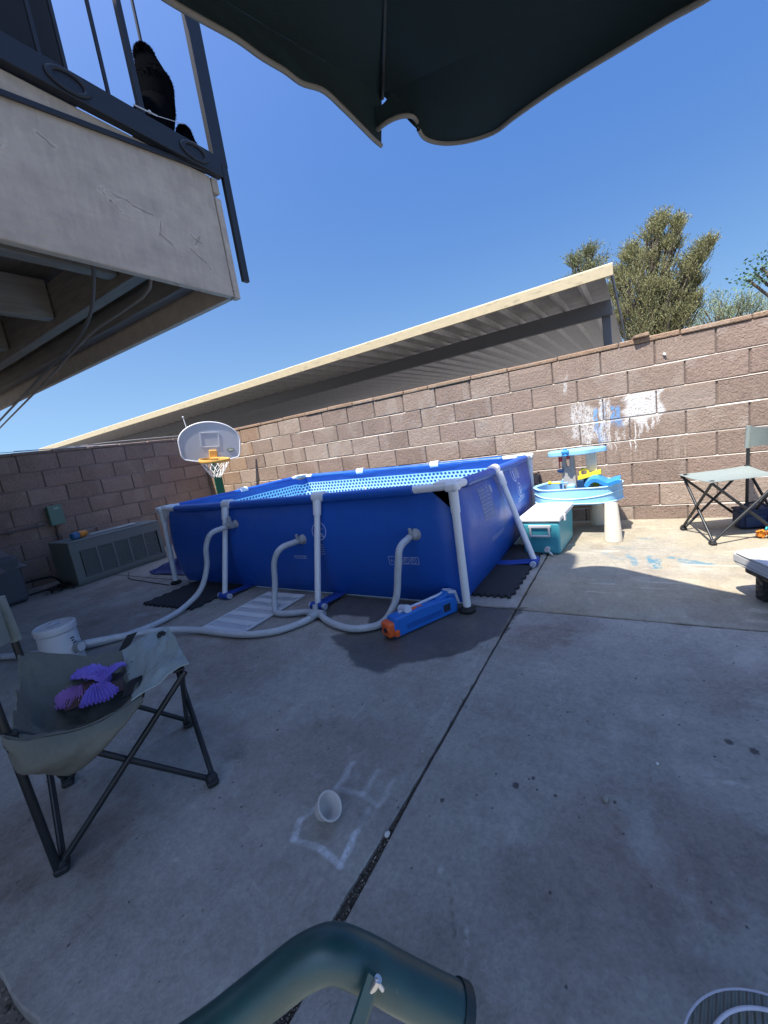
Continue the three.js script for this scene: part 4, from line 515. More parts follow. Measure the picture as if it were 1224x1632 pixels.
// ------------------------------------------------------------------ basketball hoop
{
  const az = 0.959, th = 0.125, roll = -0.10;
  const h = thing('basketball_hoop', 'small basketball hoop with white fan backboard and green pole behind pool', 'basketball hoop', [-5.441, 0, -4.016]);
  h.rotation.order = 'YXZ'; h.rotation.set(th, az, 0);                                   // local z faces forward
  const green = std(0.012, 0.10, 0.065, 0.4), white = std(0.72, 0.73, 0.76, 0.4), orange = std(0.72, 0.40, 0.10, 0.5);
  mesh('pole', [at(cbox(0.115, 1.2, 0.08, 0.01), 0, 0.62, 0.0), at(cbox(0.05, 0.5, 0.045, 0.006), 0, 1.3, 0.03)], green, h);
  mesh('base', at(rbox(0.5, 0.14, 0.3, 0.05), 0, 0.09, 0), std(0.02, 0.02, 0.022, 0.7), h);
  const W = 0.405, pts = []; // fan outline
  for (let i = 0; i <= 32; i++) { const a = Math.PI * (1 - i / 32); pts.push([W * Math.cos(a), 0.0 + 0.275 * Math.sin(a)]); }
  for (let i = 0; i <= 8; i++) { const a = i / 8 * Math.PI / 2; pts.push([W - 0.07 + 0.06 * Math.cos(a) - 0.0, -0.12 - 0.12 * Math.sin(a)]); }
  pts.push([0.17, -0.272], [-0.17, -0.272]); for (let i = 8; i >= 0; i--) { const a = i / 8 * Math.PI / 2; pts.push([-(W - 0.07 + 0.06 * Math.cos(a)), -0.12 - 0.12 * Math.sin(a)]); }
  const board = new THREE.Group(); board.name = 'backboard'; board.position.set(0, 1.447, 0.12); board.rotation.z = roll; h.add(board);
  mesh('panel', extrude(pts, 0.012, 0.002).translate(0, 0, -0.006), new THREE.MeshPhysicalMaterial({ color: rgb(0.66, 0.68, 0.72), roughness: 0.45, transmission: 0.25, thickness: 0 }), board);
  mesh('edge_trim', new THREE.TubeGeometry(new THREE.CatmullRomCurve3(pts.map(p => V(p[0], p[1], 0.004)), true), 160, 0.011, 8, true), white, board);
  const sq = [[-0.12, -0.07], [0.12, -0.07], [0.12, 0.13], [-0.12, 0.13]]; const lines = []; for (let i = 0; i < 4; i++) lines.push(beam([sq[i][0], sq[i][1], 0.011], [sq[(i + 1) % 4][0], sq[(i + 1) % 4][1], 0.011], 0.016, 0.004, V(0, 0, 1), 0.001)); mesh('target_square', lines, std(0.60, 0.61, 0.64, 0.5), board);
  { const o = []; for (let i = 0; i < 24; i++) { const a = i / 24 * 2 * Math.PI; o.push([0.052 * Math.cos(a), 0.026 * Math.sin(a)]); } mesh('emblem', extrude(o, 0.003).translate(0.265, -0.125, 0.009), std(0.16, 0.20, 0.12, 0.6), board); const o2 = o.map(p => [p[0] * 0.72, p[1] * 0.6]); mesh('emblem_centre', extrude(o2, 0.003).translate(0.265, -0.125, 0.0125), std(0.6, 0.62, 0.5, 0.6), board); }
  const rim = new THREE.Group(); rim.name = 'rim'; rim.position.set(0, 1.447 - 0.235, 0.12); rim.rotation.z = roll; h.add(rim);
  const R = 0.195, cz = 0.07 + R; { const t = lathe([[R - 0.009, -0.02], [R + 0.009, -0.02], [R + 0.009, 0.022], [R - 0.009, 0.022], [R - 0.009, -0.02]], 48); mesh('ring', at(t, 0, 0, cz), orange, rim); }
  mesh('bracket', [at(rbox(0.11, 0.14, 0.03, 0.012), 0, 0.05, 0.02), at(cbox(0.1, 0.03, 0.1, 0.006), 0, 0, 0.06)], orange, rim);
  { const g = []; for (let i = 0; i < 18; i++) { const a = i / 18 * 6.283, b = (i + 0.5) / 18 * 6.283; g.push(bar([Math.cos(a) * (R - 0.008), 0.016, cz + Math.sin(a) * (R - 0.008)], [Math.cos(b) * (R - 0.03), -0.016, cz + Math.sin(b) * (R - 0.03)], 0.004, 0.004, 6)); } mesh('ring_braces', g, orange, rim); }
  { const g = [], n = 12; for (let l = 0; l < 4; l++) for (let i = 0; i < n; i++) for (const s of [-1, 1]) { const f = k => R * (1 - 0.13 * k - 0.012 * k * k), a = (i + (l % 2) * 0.5) / n * 6.283, b = a + s * 0.5 / n * 6.283; g.push(bar([Math.cos(a) * f(l) * 0.96, -0.02 - l * 0.055, cz + Math.sin(a) * f(l) * 0.96], [Math.cos(b) * f(l + 1) * 0.96, -0.02 - (l + 1) * 0.055, cz + Math.sin(b) * f(l + 1) * 0.96], 0.0045, 0.0045, 5)); } mesh('net', g, std(0.78, 0.77, 0.74, 0.8), rim); }
}
// ------------------------------------------------------------------ air conditioner, toys on it, box on the wall
{
  const paint = std(0.165, 0.185, 0.175, 0.6), dark = std(0.05, 0.055, 0.055, 0.8), a = thing('air_conditioner', 'low grey green air conditioning condenser with five louvred panels by the left wall', 'air conditioner', [-5.35, 0, -2.41]);
  const L = 1.04, H = 0.505, D = 0.52;                                                    // local z along the face, x into the wall
  mesh('case', [at(cbox(D, 0.016, L, 0.004), -D / 2, H - 0.008, 0), at(cbox(D - 0.02, 0.03, L, 0.004), -D / 2, 0.02, 0), at(cbox(D - 0.012, H - 0.05, 0.012, 0.003), -D / 2, H / 2 + 0.01, -L / 2 + 0.008), at(cbox(D - 0.012, H - 0.05, 0.012, 0.003), -D / 2, H / 2 + 0.01, L / 2 - 0.008), at(cbox(0.012, H - 0.05, L - 0.03, 0.003), -D + 0.01, H / 2 + 0.01, 0)], paint, a);
  mesh('face_frame', [at(cbox(0.014, 0.105, L - 0.004, 0.003), -0.008, H - 0.07, 0), at(cbox(0.014, 0.045, L - 0.004, 0.003), -0.008, 0.055, 0), at(cbox(0.0135, H - 0.09, 0.085, 0.003), -0.008, H / 2, L / 2 - 0.046), at(cbox(0.0135, H - 0.09, 0.05, 0.003), -0.008, H / 2, -L / 2 + 0.03), ...[1, 2, 3, 4].map(i => at(cbox(0.0132, H - 0.13, 0.022, 0.002), -0.008, H / 2 - 0.02, L / 2 - 0.09 - i * 0.178))], paint, a);
  mesh('coil', at(cbox(0.01, 0.34, L - 0.14, 0.002), -0.05, 0.25, -0.02), dark, a);
  const sl = cbox(0.024, 0.0085, 0.158, 0.001); sl.rotateZ(-0.6); for (let c = 0; c < 5; c++) { const gs = []; for (let i = 0; i < 15; i++) gs.push(sl.clone().translate(-0.014, 0.090 + i * 0.0222, L / 2 - 0.179 - c * 0.178)); mesh('louvre_panel', gs, paint, a); }
  mesh('top_seam', at(cbox(0.018, 0.005, L * 0.9, 0.002), -0.2, H + 0.002, 0), paint, a);
}
{ const t = thing('toy_blaster', 'small blue and orange water toy resting on top of the condenser', 'toy', [-5.52, 0.507, -2.08]); t.rotation.y = 1.9; mesh('body', [at(rbox(0.09, 0.075, 0.07, 0.02), -0.04, 0.04, 0)], std(0.03, 0.14, 0.30, 0.5), t); mesh('nozzle', [bar([0, 0.042, 0], [0.085, 0.042, 0], 0.04, 0.036, 18), bar([0.085, 0.042, 0], [0.12, 0.042, 0], 0.018, 0.012, 12)], std(0.62, 0.24, 0.03, 0.5), t); }
{ const m = mesh('thin_strip', [beam([-5.55, 0.519, -2.2], [-5.6, 0.519, -2.75], 0.02, 0.012), beam([-5.5, 0.518, -2.48], [-5.52, 0.518, -2.72], 0.05, 0.006)], std(0.5, 0.49, 0.47, 0.6)); tag(m, 'pale thin strips lying on top of the condenser', 'strip'); }
{ const e = thing('electrical_box', 'grey green electrical disconnect box mounted on the left wall', 'electrical box', [-6.15, 0.79, -2.12]), g = std(0.13, 0.23, 0.185, 0.55); mesh('box', at(cbox(0.09, 0.23, 0.135, 0.006), 0.047, 0, 0), g, e); mesh('cover', at(cbox(0.016, 0.24, 0.15, 0.005), 0.098, 0.003, 0), g, e); mesh('label_plate', at(cbox(0.003, 0.022, 0.05, 0.001), 0.108, 0.085, -0.01), std(0.3, 0.42, 0.38, 0.5), e); mesh('conduit', [pipe([[0.03, -0.11, 0.02], [0.03, -0.3, 0.02], [0.1, -0.5, 0.02], [0.15, -0.72, -0.02]], 0.012, 24, 8)], std(0.05, 0.05, 0.05, 0.6), e); }
{ const m = mesh('wall_conduit', [pipe([[-6.135, 0.70, -2.0], [-6.135, 0.70, -1.4], [-6.13, 0.695, -0.5]], 0.009, 20, 8), at(cbox(0.02, 0.03, 0.025, 0.003), -6.14, 0.70, -1.66), at(new THREE.SphereGeometry(0.014, 10, 8), -6.125, 0.685, -1.66)], std(0.14, 0.12, 0.115, 0.7)); tag(m, 'thin conduit clipped along the left wall by the box', 'conduit'); }
{ const m = mesh('power_cord', [pipe([[-5.9, 0.1, -1.2], [-5.95, 0.12, -1.6], [-5.92, 0.1, -1.85], [-5.7, 0.03, -1.86], [-5.55, 0.02, -1.8], [-5.4, 0.03, -1.72], [-5.5, 0.05, -1.65], [-5.65, 0.02, -1.72], [-5.5, 0.06, -1.84], [-5.36, 0.02, -1.84]], 0.013, 90, 8), pipe([[-5.75, 0.02, -1.1], [-5.7, 0.02, -1.5], [-5.6, 0.03, -1.75], [-5.42, 0.03, -1.8], [-5.55, 0.06, -1.78], [-5.45, 0.02, -1.66]], 0.01, 60, 8)], std(0.012, 0.012, 0.014, 0.7)); tag(m, 'tangled black cord on the ground left of the condenser', 'cord'); }
{ // long thin black line on the slab by the condenser
  tag(mesh('thin_cable', pipe([[-5.2, 0.006, -2.35], [-4.9, 0.006, -2.2], [-4.5, 0.006, -2.16], [-4.0, 0.006, -2.13]], 0.004, 40, 6), std(0.03, 0.03, 0.03, 0.8)), 'thin dark cable lying between condenser and pool leg', 'cable'); }
{ // covered bin at the left edge
  const b = thing('covered_bin', 'grey bin draped with a grey cloth cover at the left edge', 'bin', [-5.75, 0, -1.22]);
  mesh('bin', at(rbox(0.52, 0.5, 0.56, 0.05), 0, 0.255, 0), std(0.075, 0.085, 0.10, 0.6), b);
  const q = sheet(60, 26, (u, v) => { const a = u * 6.2832, k = Math.pow(v, 0.8), f = 1 + (1 - v) * 0.10 * Math.sin(a * 7 + 3 * fbm(u * 6, v * 3, 2)) + 0.12 * (fbm(u * 9, v * 5, 3) - 0.5), r = mix(0.32, 0.12, k); const c = Math.cos(a), s = Math.sin(a), sq = 1 / Math.pow(Math.pow(Math.abs(c), 5) + Math.pow(Math.abs(s), 5), 0.2); return V(c * r * f * mix(sq, 1, v) * 0.95, mix(0.36, 0.83, v) + 0.03 * (fbm(u * 8, v * 2, 2) - 0.5), s * r * f * mix(sq, 1, v)); }, 0.004);
  mesh('cover', [q, at(new THREE.SphereGeometry(0.125, 20, 10), 0, 0.80, 0)], new THREE.MeshStandardMaterial({ color: rgb(0.14, 0.135, 0.14), roughness: 0.9, bumpMap: weave, bumpScale: 0.001 }), b);
  mesh('handle_post', bar([0.05, 0.6, -0.16], [0.02, 1.05, -0.2], 0.035, 0.028, 12), std(0.5, 0.5, 0.5, 0.5), b);
}
{ // crumpled tarp
  const q = sheet(70, 50, (u, v) => { const x = mix(-4.85, -4.0, u), z = mix(-2.38, -3.15, v); const e = Math.min(u, 1 - u, v, 1 - v) * 4, rid = Math.abs(fbm(x * 7 + 2 * fbm(z * 5, x * 3, 2), z * 7, 3) - 0.5) * 2, hh = sstep(0, 1, e) * (0.05 + 0.40 * sstep(0.1, 0.45, v) * sstep(0.2, 0.75, u)) * (0.55 + 0.9 * (1 - rid)) + 0.012 * (1 - rid); return V(x + 0.06 * (fbm(v * 5, 3, 2) - 0.5), 0.006 + hh, z + 0.1 * (fbm(u * 4, 9, 2) - 0.5)); }, 0.004);
  tag(mesh('tarp', toCreasedNormals(q, 0.5), std(0.010, 0.022, 0.13, 0.5)), 'crumpled dark blue tarp heaped beside the left pool leg', 'tarp');
}
// ------------------------------------------------------------------ folding camp chairs
const sage = new THREE.MeshStandardMaterial({ map: texture(256, 256, (u, v) => { const k = 0.9 + 0.12 * noise(u * 128, v * 128) + 0.2 * (fbm(u * 6, v * 6, 3) - 0.5); return [0.215 * k, 0.25 * k, 0.235 * k]; }), roughness: 0.85, bumpMap: weave, bumpScale: 0.0008 });
const olive = new THREE.MeshStandardMaterial({ map: texture(256, 256, (u, v) => { const k = 0.9 + 0.12 * noise(u * 128, v * 128) + 0.25 * (fbm(u * 5, v * 5, 3) - 0.5); return [0.142 * k, 0.145 * k, 0.122 * k]; }), roughness: 0.85, bumpMap: weave, bumpScale: 0.0008 });
const skylitSage = new THREE.MeshStandardMaterial({ map: texture(256, 256, (u, v) => { const k = 0.92 + 0.12 * noise(u * 128, v * 128) + 0.16 * (fbm(u * 20, v * 3, 3) - 0.5); return [0.29 * k, 0.345 * k, 0.345 * k]; }), roughness: 0.8, bumpMap: weave, bumpScale: 0.0008 });  // sage cloth made lighter and bluer: skylight on the seat front put into colour
const chairSteel = std(0.022, 0.025, 0.028, 0.4, 0.3), plasticBlack = std(0.014, 0.015, 0.016, 0.6);
function crom(p, t) { const n = p.length - 1, f = clamp(t) * n, i = Math.min(n - 1, Math.floor(f)), s = f - i, g = k => p[clamp(k, 0, n)], a = g(i - 1), b = g(i), c = g(i + 1), d = g(i + 2); return 0.5 * (2 * b + (c - a) * s + (2 * a - 5 * b + 4 * c - d) * s * s + (3 * b - a - 3 * c + d) * s * s * s); }
function campChair(label, pos, turn, seatRows, slack) {
  const c = thing('camp_chair', label, 'chair', pos, turn, 'folding camp chairs'), h = 0.215, S = 0.44, r = 0.0095;
  const foot = [[-h, 0.02, -h], [-h, 0.02, h], [h, 0.02, h], [h, 0.02, -h]], top = [[-h, 0.455, -h], [-h, S, h], [h, S, h], [h, 0.455, -h]];
  const o = (p, k) => { const l = Math.hypot(p[0], p[2]); return [p[0] * (1 + k / l), p[1], p[2] * (1 + k / l)]; };
  for (const [a, b, k] of [[0, 1, 0.007], [1, 0, -0.007], [1, 2, 0.007], [2, 1, -0.007], [2, 3, 0.007], [3, 2, -0.007], [3, 0, 0.007], [0, 3, -0.007]]) mesh('leg', bar(o(foot[a], k), o(top[b], k), r, r, 10), chairSteel, c);
  for (const i of [0, 3]) mesh('back_post', bar([foot[i][0] * 1.04, 0.02, foot[i][2] * 1.04], [foot[i][0] * 1.02, 0.765, -h - 0.02], 0.0115, 0.0115, 12), chairSteel, c);
  for (const f of foot) mesh('foot', [at(rbox(0.05, 0.022, 0.04, 0.009), f[0], 0.013, f[2]), at(new THREE.SphereGeometry(0.021, 12, 8), f[0], 0.024, f[2])], plasticBlack, c);
  for (const i of [0, 3]) mesh('slider', at(rbox(0.034, 0.04, 0.034, 0.008), foot[i][0] * 1.02, 0.452, -h - 0.01), plasticBlack, c);
  const nearTop = [-h * 1.02, -h - 0.02], B = sheet(16, 10, (u, v) => V(mix(-h - 0.012, h + 0.012, u), mix(0.605 + 0.02 * Math.sin(Math.PI * u), 0.762 - 0.008 * Math.sin(Math.PI * u), v), -h - 0.018 - 0.035 * Math.sin(Math.PI * u) * (1 - 0.3 * v)), 0.004, [0.5, 0.2]);
  mesh('backrest', [B, ...[-1, 1].map(s => bar([s * h * 1.03, 0.60, -h - 0.012], [s * h * 1.02, 0.766, -h - 0.02], 0.017, 0.017, 14))], sage, c);
  const pt = (s, t) => { const rows = seatRows, col = k => crom(rows.map(q => q[k]), s); const w = t * 2, y = t < 0.5 ? crom([col(1), col(2), col(3)], t) : crom([col(1), col(2), col(3)], t); return V(mix(col(4), col(5), t), y + slack * (fbm(s * 7 + 3, t * 9, 3) - 0.5) * Math.min(1, 4 * t * (1 - t) + 0.3), col(0)); };
  const split = slack > 0 ? 0.62 : 0;
  if (split) { mesh('seat_pouch', [sheet(40, 46, (u, v) => pt(v * split, u), 0.004, [0.5, 0.4]), sheet(40, 16, (u, v) => { // slack outer fold hanging over the near side
      const e = pt(u * split, 0), low = crom([0.40, 0.315, 0.275, 0.29, 0.34, 0.405], u), bel = 0.045 * Math.sin(Math.PI * Math.pow(v, 0.8)) * Math.pow(Math.sin(Math.PI * u), 0.7), fold = 0.05 * (fbm(u * 5 + v * 2.5, v * 2.6 + u * 2, 4) - 0.5) + 0.016 * Math.abs(Math.sin(u * 7 + v * 4 + 2 * fbm(u * 3, v * 3, 2))); return V(e.x - bel - fold * Math.min(1, v * 5) + 0.11 * v * v, mix(e.y + 0.004, low, v), e.z + 0.012 * Math.sin(v * 5 + u * 9) * v); }, 0.003, [0.5, 0.2])], olive, c);
    mesh('pouch_seam', [pipe(Array.from({ length: 14 }, (_, i) => pt(i / 13 * split, 0.02).add(V(0, 0.006, 0))), 0.004, 50, 6), pipe(Array.from({ length: 10 }, (_, i) => pt(0.12 + 0.25 * i / 9, 0.3 + 0.35 * i / 9).add(V(0, 0.004, 0))), 0.003, 40, 6)], olive, c); }
  mesh('seat', sheet(24, 28, (u, v) => { const p = pt(split ? mix(split - 0.05, 1, v) : v, u); if (split) p.y += 0.005 + 0.005 * Math.sin((u - 0.5) * 22 * (0.3 + 0.7 * (1 - v))) * (1 - v) + 0.012 * Math.sin(Math.PI * v); return p; }, 0.004, [0.5, 0.5]), split ? skylitSage : sage, c);
  for (const s of [-1, 1]) mesh('seat_corner', [at(rbox(0.06, 0.006, 0.035, 0.002), s * (h - 0.02), S + 0.012, h - 0.012), at(lathe([[0, 0], [0.013, 0], [0.011, 0.006], [0, 0.007]], 14), s * (h - 0.02), S + 0.014, h - 0.012)], plasticBlack, c);
  return c;
}
// rows: z, y near, y middle, y far, x near, x far   (near = -x)
const leftChair = campChair('sage folding camp chair in the left foreground with a sagging olive seat', [-1.606, 0, -0.5655], 157.1 * rad,
  [[-0.235, 0.475, 0.46, 0.55, -0.245, 0.235], [-0.20, 0.462, 0.36, 0.535, -0.275, 0.25], [-0.12, 0.432, 0.30, 0.485, -0.295, 0.24], [-0.03, 0.415, 0.295, 0.45, -0.295, 0.23], [0.06, 0.425, 0.33, 0.435, -0.27, 0.22], [0.13, 0.435, 0.385, 0.435, -0.24, 0.215], [0.19, 0.445, 0.43, 0.445, -0.222, 0.22], [0.235, 0.452, 0.45, 0.452, -0.228, 0.228]], 0.085);
campChair('sage folding camp chair in the sun against the back wall', [0.546, 0, -3.84], -71.3 * rad,
  [[-0.225, 0.462, 0.44, 0.462, -0.228, 0.228], [-0.1, 0.455, 0.43, 0.455, -0.225, 0.225], [0.08, 0.452, 0.432, 0.452, -0.222, 0.222], [0.235, 0.452, 0.446, 0.452, -0.23, 0.23]], 0);
{ // ruffled purple garment on the near chair
  const g = thing('swimsuit', 'purple ruffled child swimsuit crumpled on the near camp chair', 'swimsuit', [-1.695, 0.335, -0.565], 157.1 * rad); g.scale.setScalar(1.05);
  const violet = new THREE.MeshStandardMaterial({ color: rgb(0.30, 0.21, 0.70), roughness: 0.8, bumpMap: weave, bumpScale: 0.001 }), mesh2 = std(0.09, 0.05, 0.05, 0.8), black = std(0.010, 0.010, 0.012, 0.7), pink = std(0.42, 0.22, 0.55, 0.8);
  const fan = (cx, cy, cz, r0, r1, a0, a1, lift, pleats, curl) => sheet(160, 16, (u, v) => { const a = mix(a0, a1, u), r = mix(r0, r1, v) * (1 + 0.06 * Math.sin(u * 9)), w = (0.0015 + 0.0055 * v) * Math.sin(u * pleats * 6.283) + 0.003 * Math.sin(v * 40) + 0.018 * fbm(u * 4 + cx * 30, v * 3, 2) - curl * v * v; return V(cx + r * Math.cos(a), cy + lift * v + w, cz + r * Math.sin(a) * 0.8); }, 0.002);
  mesh('ruffle', [fan(0.03, 0.085, -0.075, 0.012, 0.15, 0.55, 2.2, 0.02, 20, 0.05), fan(-0.06, 0.075, 0.03, 0.008, 0.10, -0.9, 0.9, 0.03, 11, 0.035), fan(-0.05, 0.07, 0.0, 0.008, 0.09, 2.2, 3.9, 0.01, 11, 0.04)], violet, g);
  mesh('ruffle', [fan(0.05, 0.06, -0.04, 0.04, 0.12, 2.9, 4.6, -0.01, 14, 0.03), fan(0.08, 0.06, 0.0, 0.03, 0.09, 4.2, 6.0, 0.0, 12, 0.03)], pink, g);
  mesh('body', sheet(20, 20, (u, v) => V(mix(-0.085, 0.11, u), 0.022 + 0.03 * fbm(u * 5, v * 5, 3) + 0.03 * Math.sin(Math.PI * u) * Math.sin(Math.PI * v), mix(-0.09, 0.07, v)), 0.004), mesh2, g);
  mesh('strap', [sheet(24, 3, (u, v) => V(0.11 + 0.05 * u, 0.05 + 0.075 * u + 0.008 * Math.sin(u * 8), 0.0 + 0.12 * u + 0.035 * v), 0.003), sheet(20, 3, (u, v) => V(-0.14 + 0.1 * u, 0.03 + 0.02 * Math.sin(u * 3), 0.06 + 0.05 * u + 0.03 * v), 0.004)], black, g);
}
// ------------------------------------------------------------------ ice chest
{
  const c = thing('ice_chest', 'teal ice chest with white lid beside the pool leg', 'cooler', [-0.675, 0, -3.53], -0.06), teal = std(0.055, 0.31, 0.375, 0.42), white = std(0.70, 0.70, 0.68, 0.5);
  const b = rbox(0.30, 0.265, 0.52, 0.025, 4), p = b.attributes.position; for (let i = 0; i < p.count; i++) { const k = 0.93 + 0.07 * (p.getY(i) / 0.265 + 0.5); p.setX(i, p.getX(i) * k); p.setZ(i, p.getZ(i) * k); } b.computeVertexNormals(); mesh('body', at(b, 0, 0.135, 0), teal, c);
  const lid = mesh('lid', [at(rbox(0.315, 0.045, 0.535, 0.014, 3), 0, 0.292, 0), at(rbox(0.25, 0.01, 0.46, 0.004), 0, 0.316, 0)], white, c); mesh('hinge', at(rbox(0.02, 0.05, 0.04, 0.004), 0.158, 0.275, 0.12), white, lid);
  const handle = mesh('handle', [beam([-0.085, 0.235, 0.262], [0.085, 0.235, 0.262], 0.02, 0.022), beam([-0.07, 0.16, 0.266], [0.07, 0.16, 0.266], 0.014, 0.016), beam([-0.07, 0.235, 0.266], [-0.07, 0.153, 0.266], 0.014, 0.016, V(1, 0, 0)), beam([0.07, 0.235, 0.266], [0.07, 0.153, 0.266], 0.014, 0.016, V(1, 0, 0))], std(0.55, 0.56, 0.56, 0.5), c);
  mesh('drain_spout', [bar([0.045, 0.05, 0.24], [0.045, 0.05, 0.275], 0.022, 0.02, 16), bar([0.05, 0.045, 0.27], [0.085, 0.012, 0.28], 0.008, 0.008, 10)], std(0.5, 0.5, 0.5, 0.5), c);
}
// ------------------------------------------------------------------ water play table
{
  const t = thing('water_table', 'light blue toddler water play table with towers and canopy tray by wall', 'water table', [-0.5, 0, -4.02]), sky = std(0.24, 0.50, 0.74, 0.45), mid = std(0.03, 0.24, 0.58, 0.45), beige = std(0.62, 0.57, 0.47, 0.55), grey = std(0.34, 0.32, 0.30, 0.6), yellow = std(0.72, 0.62, 0.03, 0.45), red = std(0.4, 0.03, 0.04, 0.5), navy = std(0.02, 0.07, 0.22, 0.5);
  const out = (k, s = 1) => { const o = []; for (let i = 0; i < 72; i++) { const a = i / 72 * 6.2832, c = Math.cos(a), n = Math.sin(a), sq = Math.pow(Math.pow(Math.abs(c), 3.2) + Math.pow(Math.abs(n), 3.2), -1 / 3.2), l = 1 + 0.035 * Math.cos(a * 6); o.push([(0.345 + k) * c * sq * l * s, (0.225 + k) * n * sq * l * s]); } return o; };
  const ring = extrude(out(0), 0.135, 0.006, [out(-0.014).slice()]); ring.rotateX(-Math.PI / 2); mesh('basin', [at(ring, 0, 0.285, 0), at((() => { const g = extrude(out(-0.01), 0.012, 0.002); g.rotateX(-Math.PI / 2); return g; })(), 0, 0.286, 0)], sky, t);
  mesh('rim_band', [0.292, 0.352, 0.424].map((y, i) => new THREE.TubeGeometry(new THREE.CatmullRomCurve3(out(i === 1 ? 0.007 : 0.009).map(([x, z], j) => V(x, y + (i === 1 ? 0.018 * Math.sin(j / 72 * 6.28 * 3) : 0), z)), true), 160, 0.0055, 7, true)), std(0.42, 0.66, 0.84, 0.45), t);
  const water = new THREE.ShapeGeometry(new THREE.Shape(out(-0.02).map(p => new THREE.Vector2(...p)))); water.rotateX(-Math.PI / 2); mesh('well', at(water, 0, 0.335, 0), navy, t);
  const leg = (x, z, tx, tz) => { const g = lathe([[0.066, 0], [0.066, 0.008], [0.048, 0.29], [0, 0.292]], 24), p = g.attributes.position; for (let i = 0; i < p.count; i++) { const k = p.getY(i) / 0.29; p.setX(i, p.getX(i) + tx * k); p.setZ(i, p.getZ(i) + tz * k); } return at(g, x, 0.002, z); };
  mesh('leg', leg(0.29, 0.34, -0.01, -0.11), beige, t); mesh('leg', leg(-0.22, -0.17, 0.02, 0.03), beige, t); mesh('leg', leg(0.14, -0.20, 0.0, 0.04), beige, t); mesh('leg', leg(-0.24, 0.2, 0, -0.03), beige, t);
  { const o = [[-0.05, 0.29], [0.06, 0.29], [0.05, 0.70], [-0.045, 0.70]], hole = []; for (let i = 0; i < 16; i++) hole.push([0.0 + 0.02 * Math.cos(-i / 16 * 6.28), 0.63 + 0.048 * Math.sin(-i / 16 * 6.28)]); mesh('tower', at(extrude(o, 0.05, 0.004, [hole]), -0.055, 0, -0.03), grey, t); mesh('ladder', [at(rbox(0.075, 0.08, 0.06, 0.02), -0.035, 0.40, 0.05), beam([-0.1, 0.33, 0.06], [-0.1, 0.49, 0.06], 0.012, 0.012, V(1, 0, 0)), beam([-0.12, 0.455, 0.06], [-0.06, 0.455, 0.06], 0.012, 0.014)], sky, t); }
  { const o = [[-0.033, 0.29], [0.033, 0.29], [0.037, 0.71], [-0.037, 0.71]]; mesh('tower', at(extrude(o, 0.045, 0.005), 0.135, 0, -0.03), beige, t); }
  { const o = []; for (let i = 0; i < 48; i++) { const a = i / 48 * 6.2832; o.push([(0.225 + 0.016 * Math.cos(a * 5)) * Math.cos(a), (0.12 + 0.010 * Math.cos(a * 5)) * Math.sin(a)]); } const g = extrude(o, 0.028, 0.006); g.rotateX(-Math.PI / 2); g.rotateZ(0.0); mesh('tray', [at(g, 0.01, 0.705, 0.0)], sky, t); mesh('tray_pivot', [bar([-0.055, 0.70, 0.115], [-0.055, 0.765, 0.105], 0.02, 0.014, 12), at(rbox(0.06, 0.03, 0.05, 0.01), -0.055, 0.735, 0.11)], mid, t); }
  mesh('slide', [extrude([[-0.09, 0.475], [0.085, 0.515], [0.085, 0.545], [-0.09, 0.50]], 0.05, 0.004).translate(0.12, 0, 0.02), at(new THREE.TorusGeometry(0.032, 0.009, 8, 20), 0.075, 0.53, 0.045), at(cbox(0.05, 0.11, 0.04, 0.006), 0.165, 0.45, 0.05)], yellow, t);
  mesh('slide_post', [at(cbox(0.02, 0.1, 0.02, 0.003), 0.12, 0.43, 0.1)], beige, t);
  mesh('paddle', [beam([-0.215, 0.465, 0.07], [-0.12, 0.455, 0.06], 0.03, 0.012), at(new THREE.SphereGeometry(0.018, 12, 8), -0.21, 0.465, 0.07)], yellow, t);
  mesh('hanging_cup', [at(new THREE.SphereGeometry(0.032, 16, 8, 0, 6.3, Math.PI / 2, Math.PI / 2), -0.115, 0.575, 0.03)], navy, t);
  mesh('chain', [beam([-0.12, 0.575, 0.03], [-0.12, 0.69, 0.03], 0.008, 0.008, V(1, 0, 0)), at(cbox(0.03, 0.04, 0.01, 0.003), -0.11, 0.665, 0.032), at(cbox(0.025, 0.025, 0.008, 0.003), -0.045, 0.675, 0.03)], red, t);
  { const g = sheet(24, 12, (u, v) => V(mix(0.11, 0.35, u), 0.425 + 0.03 * Math.sin(u * 7.5) * (1 - 0.4 * u) + 0.045 * u * (1 - u) * 2 + 0.012 * Math.sin(Math.PI * v), mix(-0.03, 0.21, v)), 0.03); mesh('river_ramp', g, mid, t); }
  mesh('panel', at(cbox(0.07, 0.11, 0.012, 0.004), 0.095, 0.46, -0.02), navy, t);
}
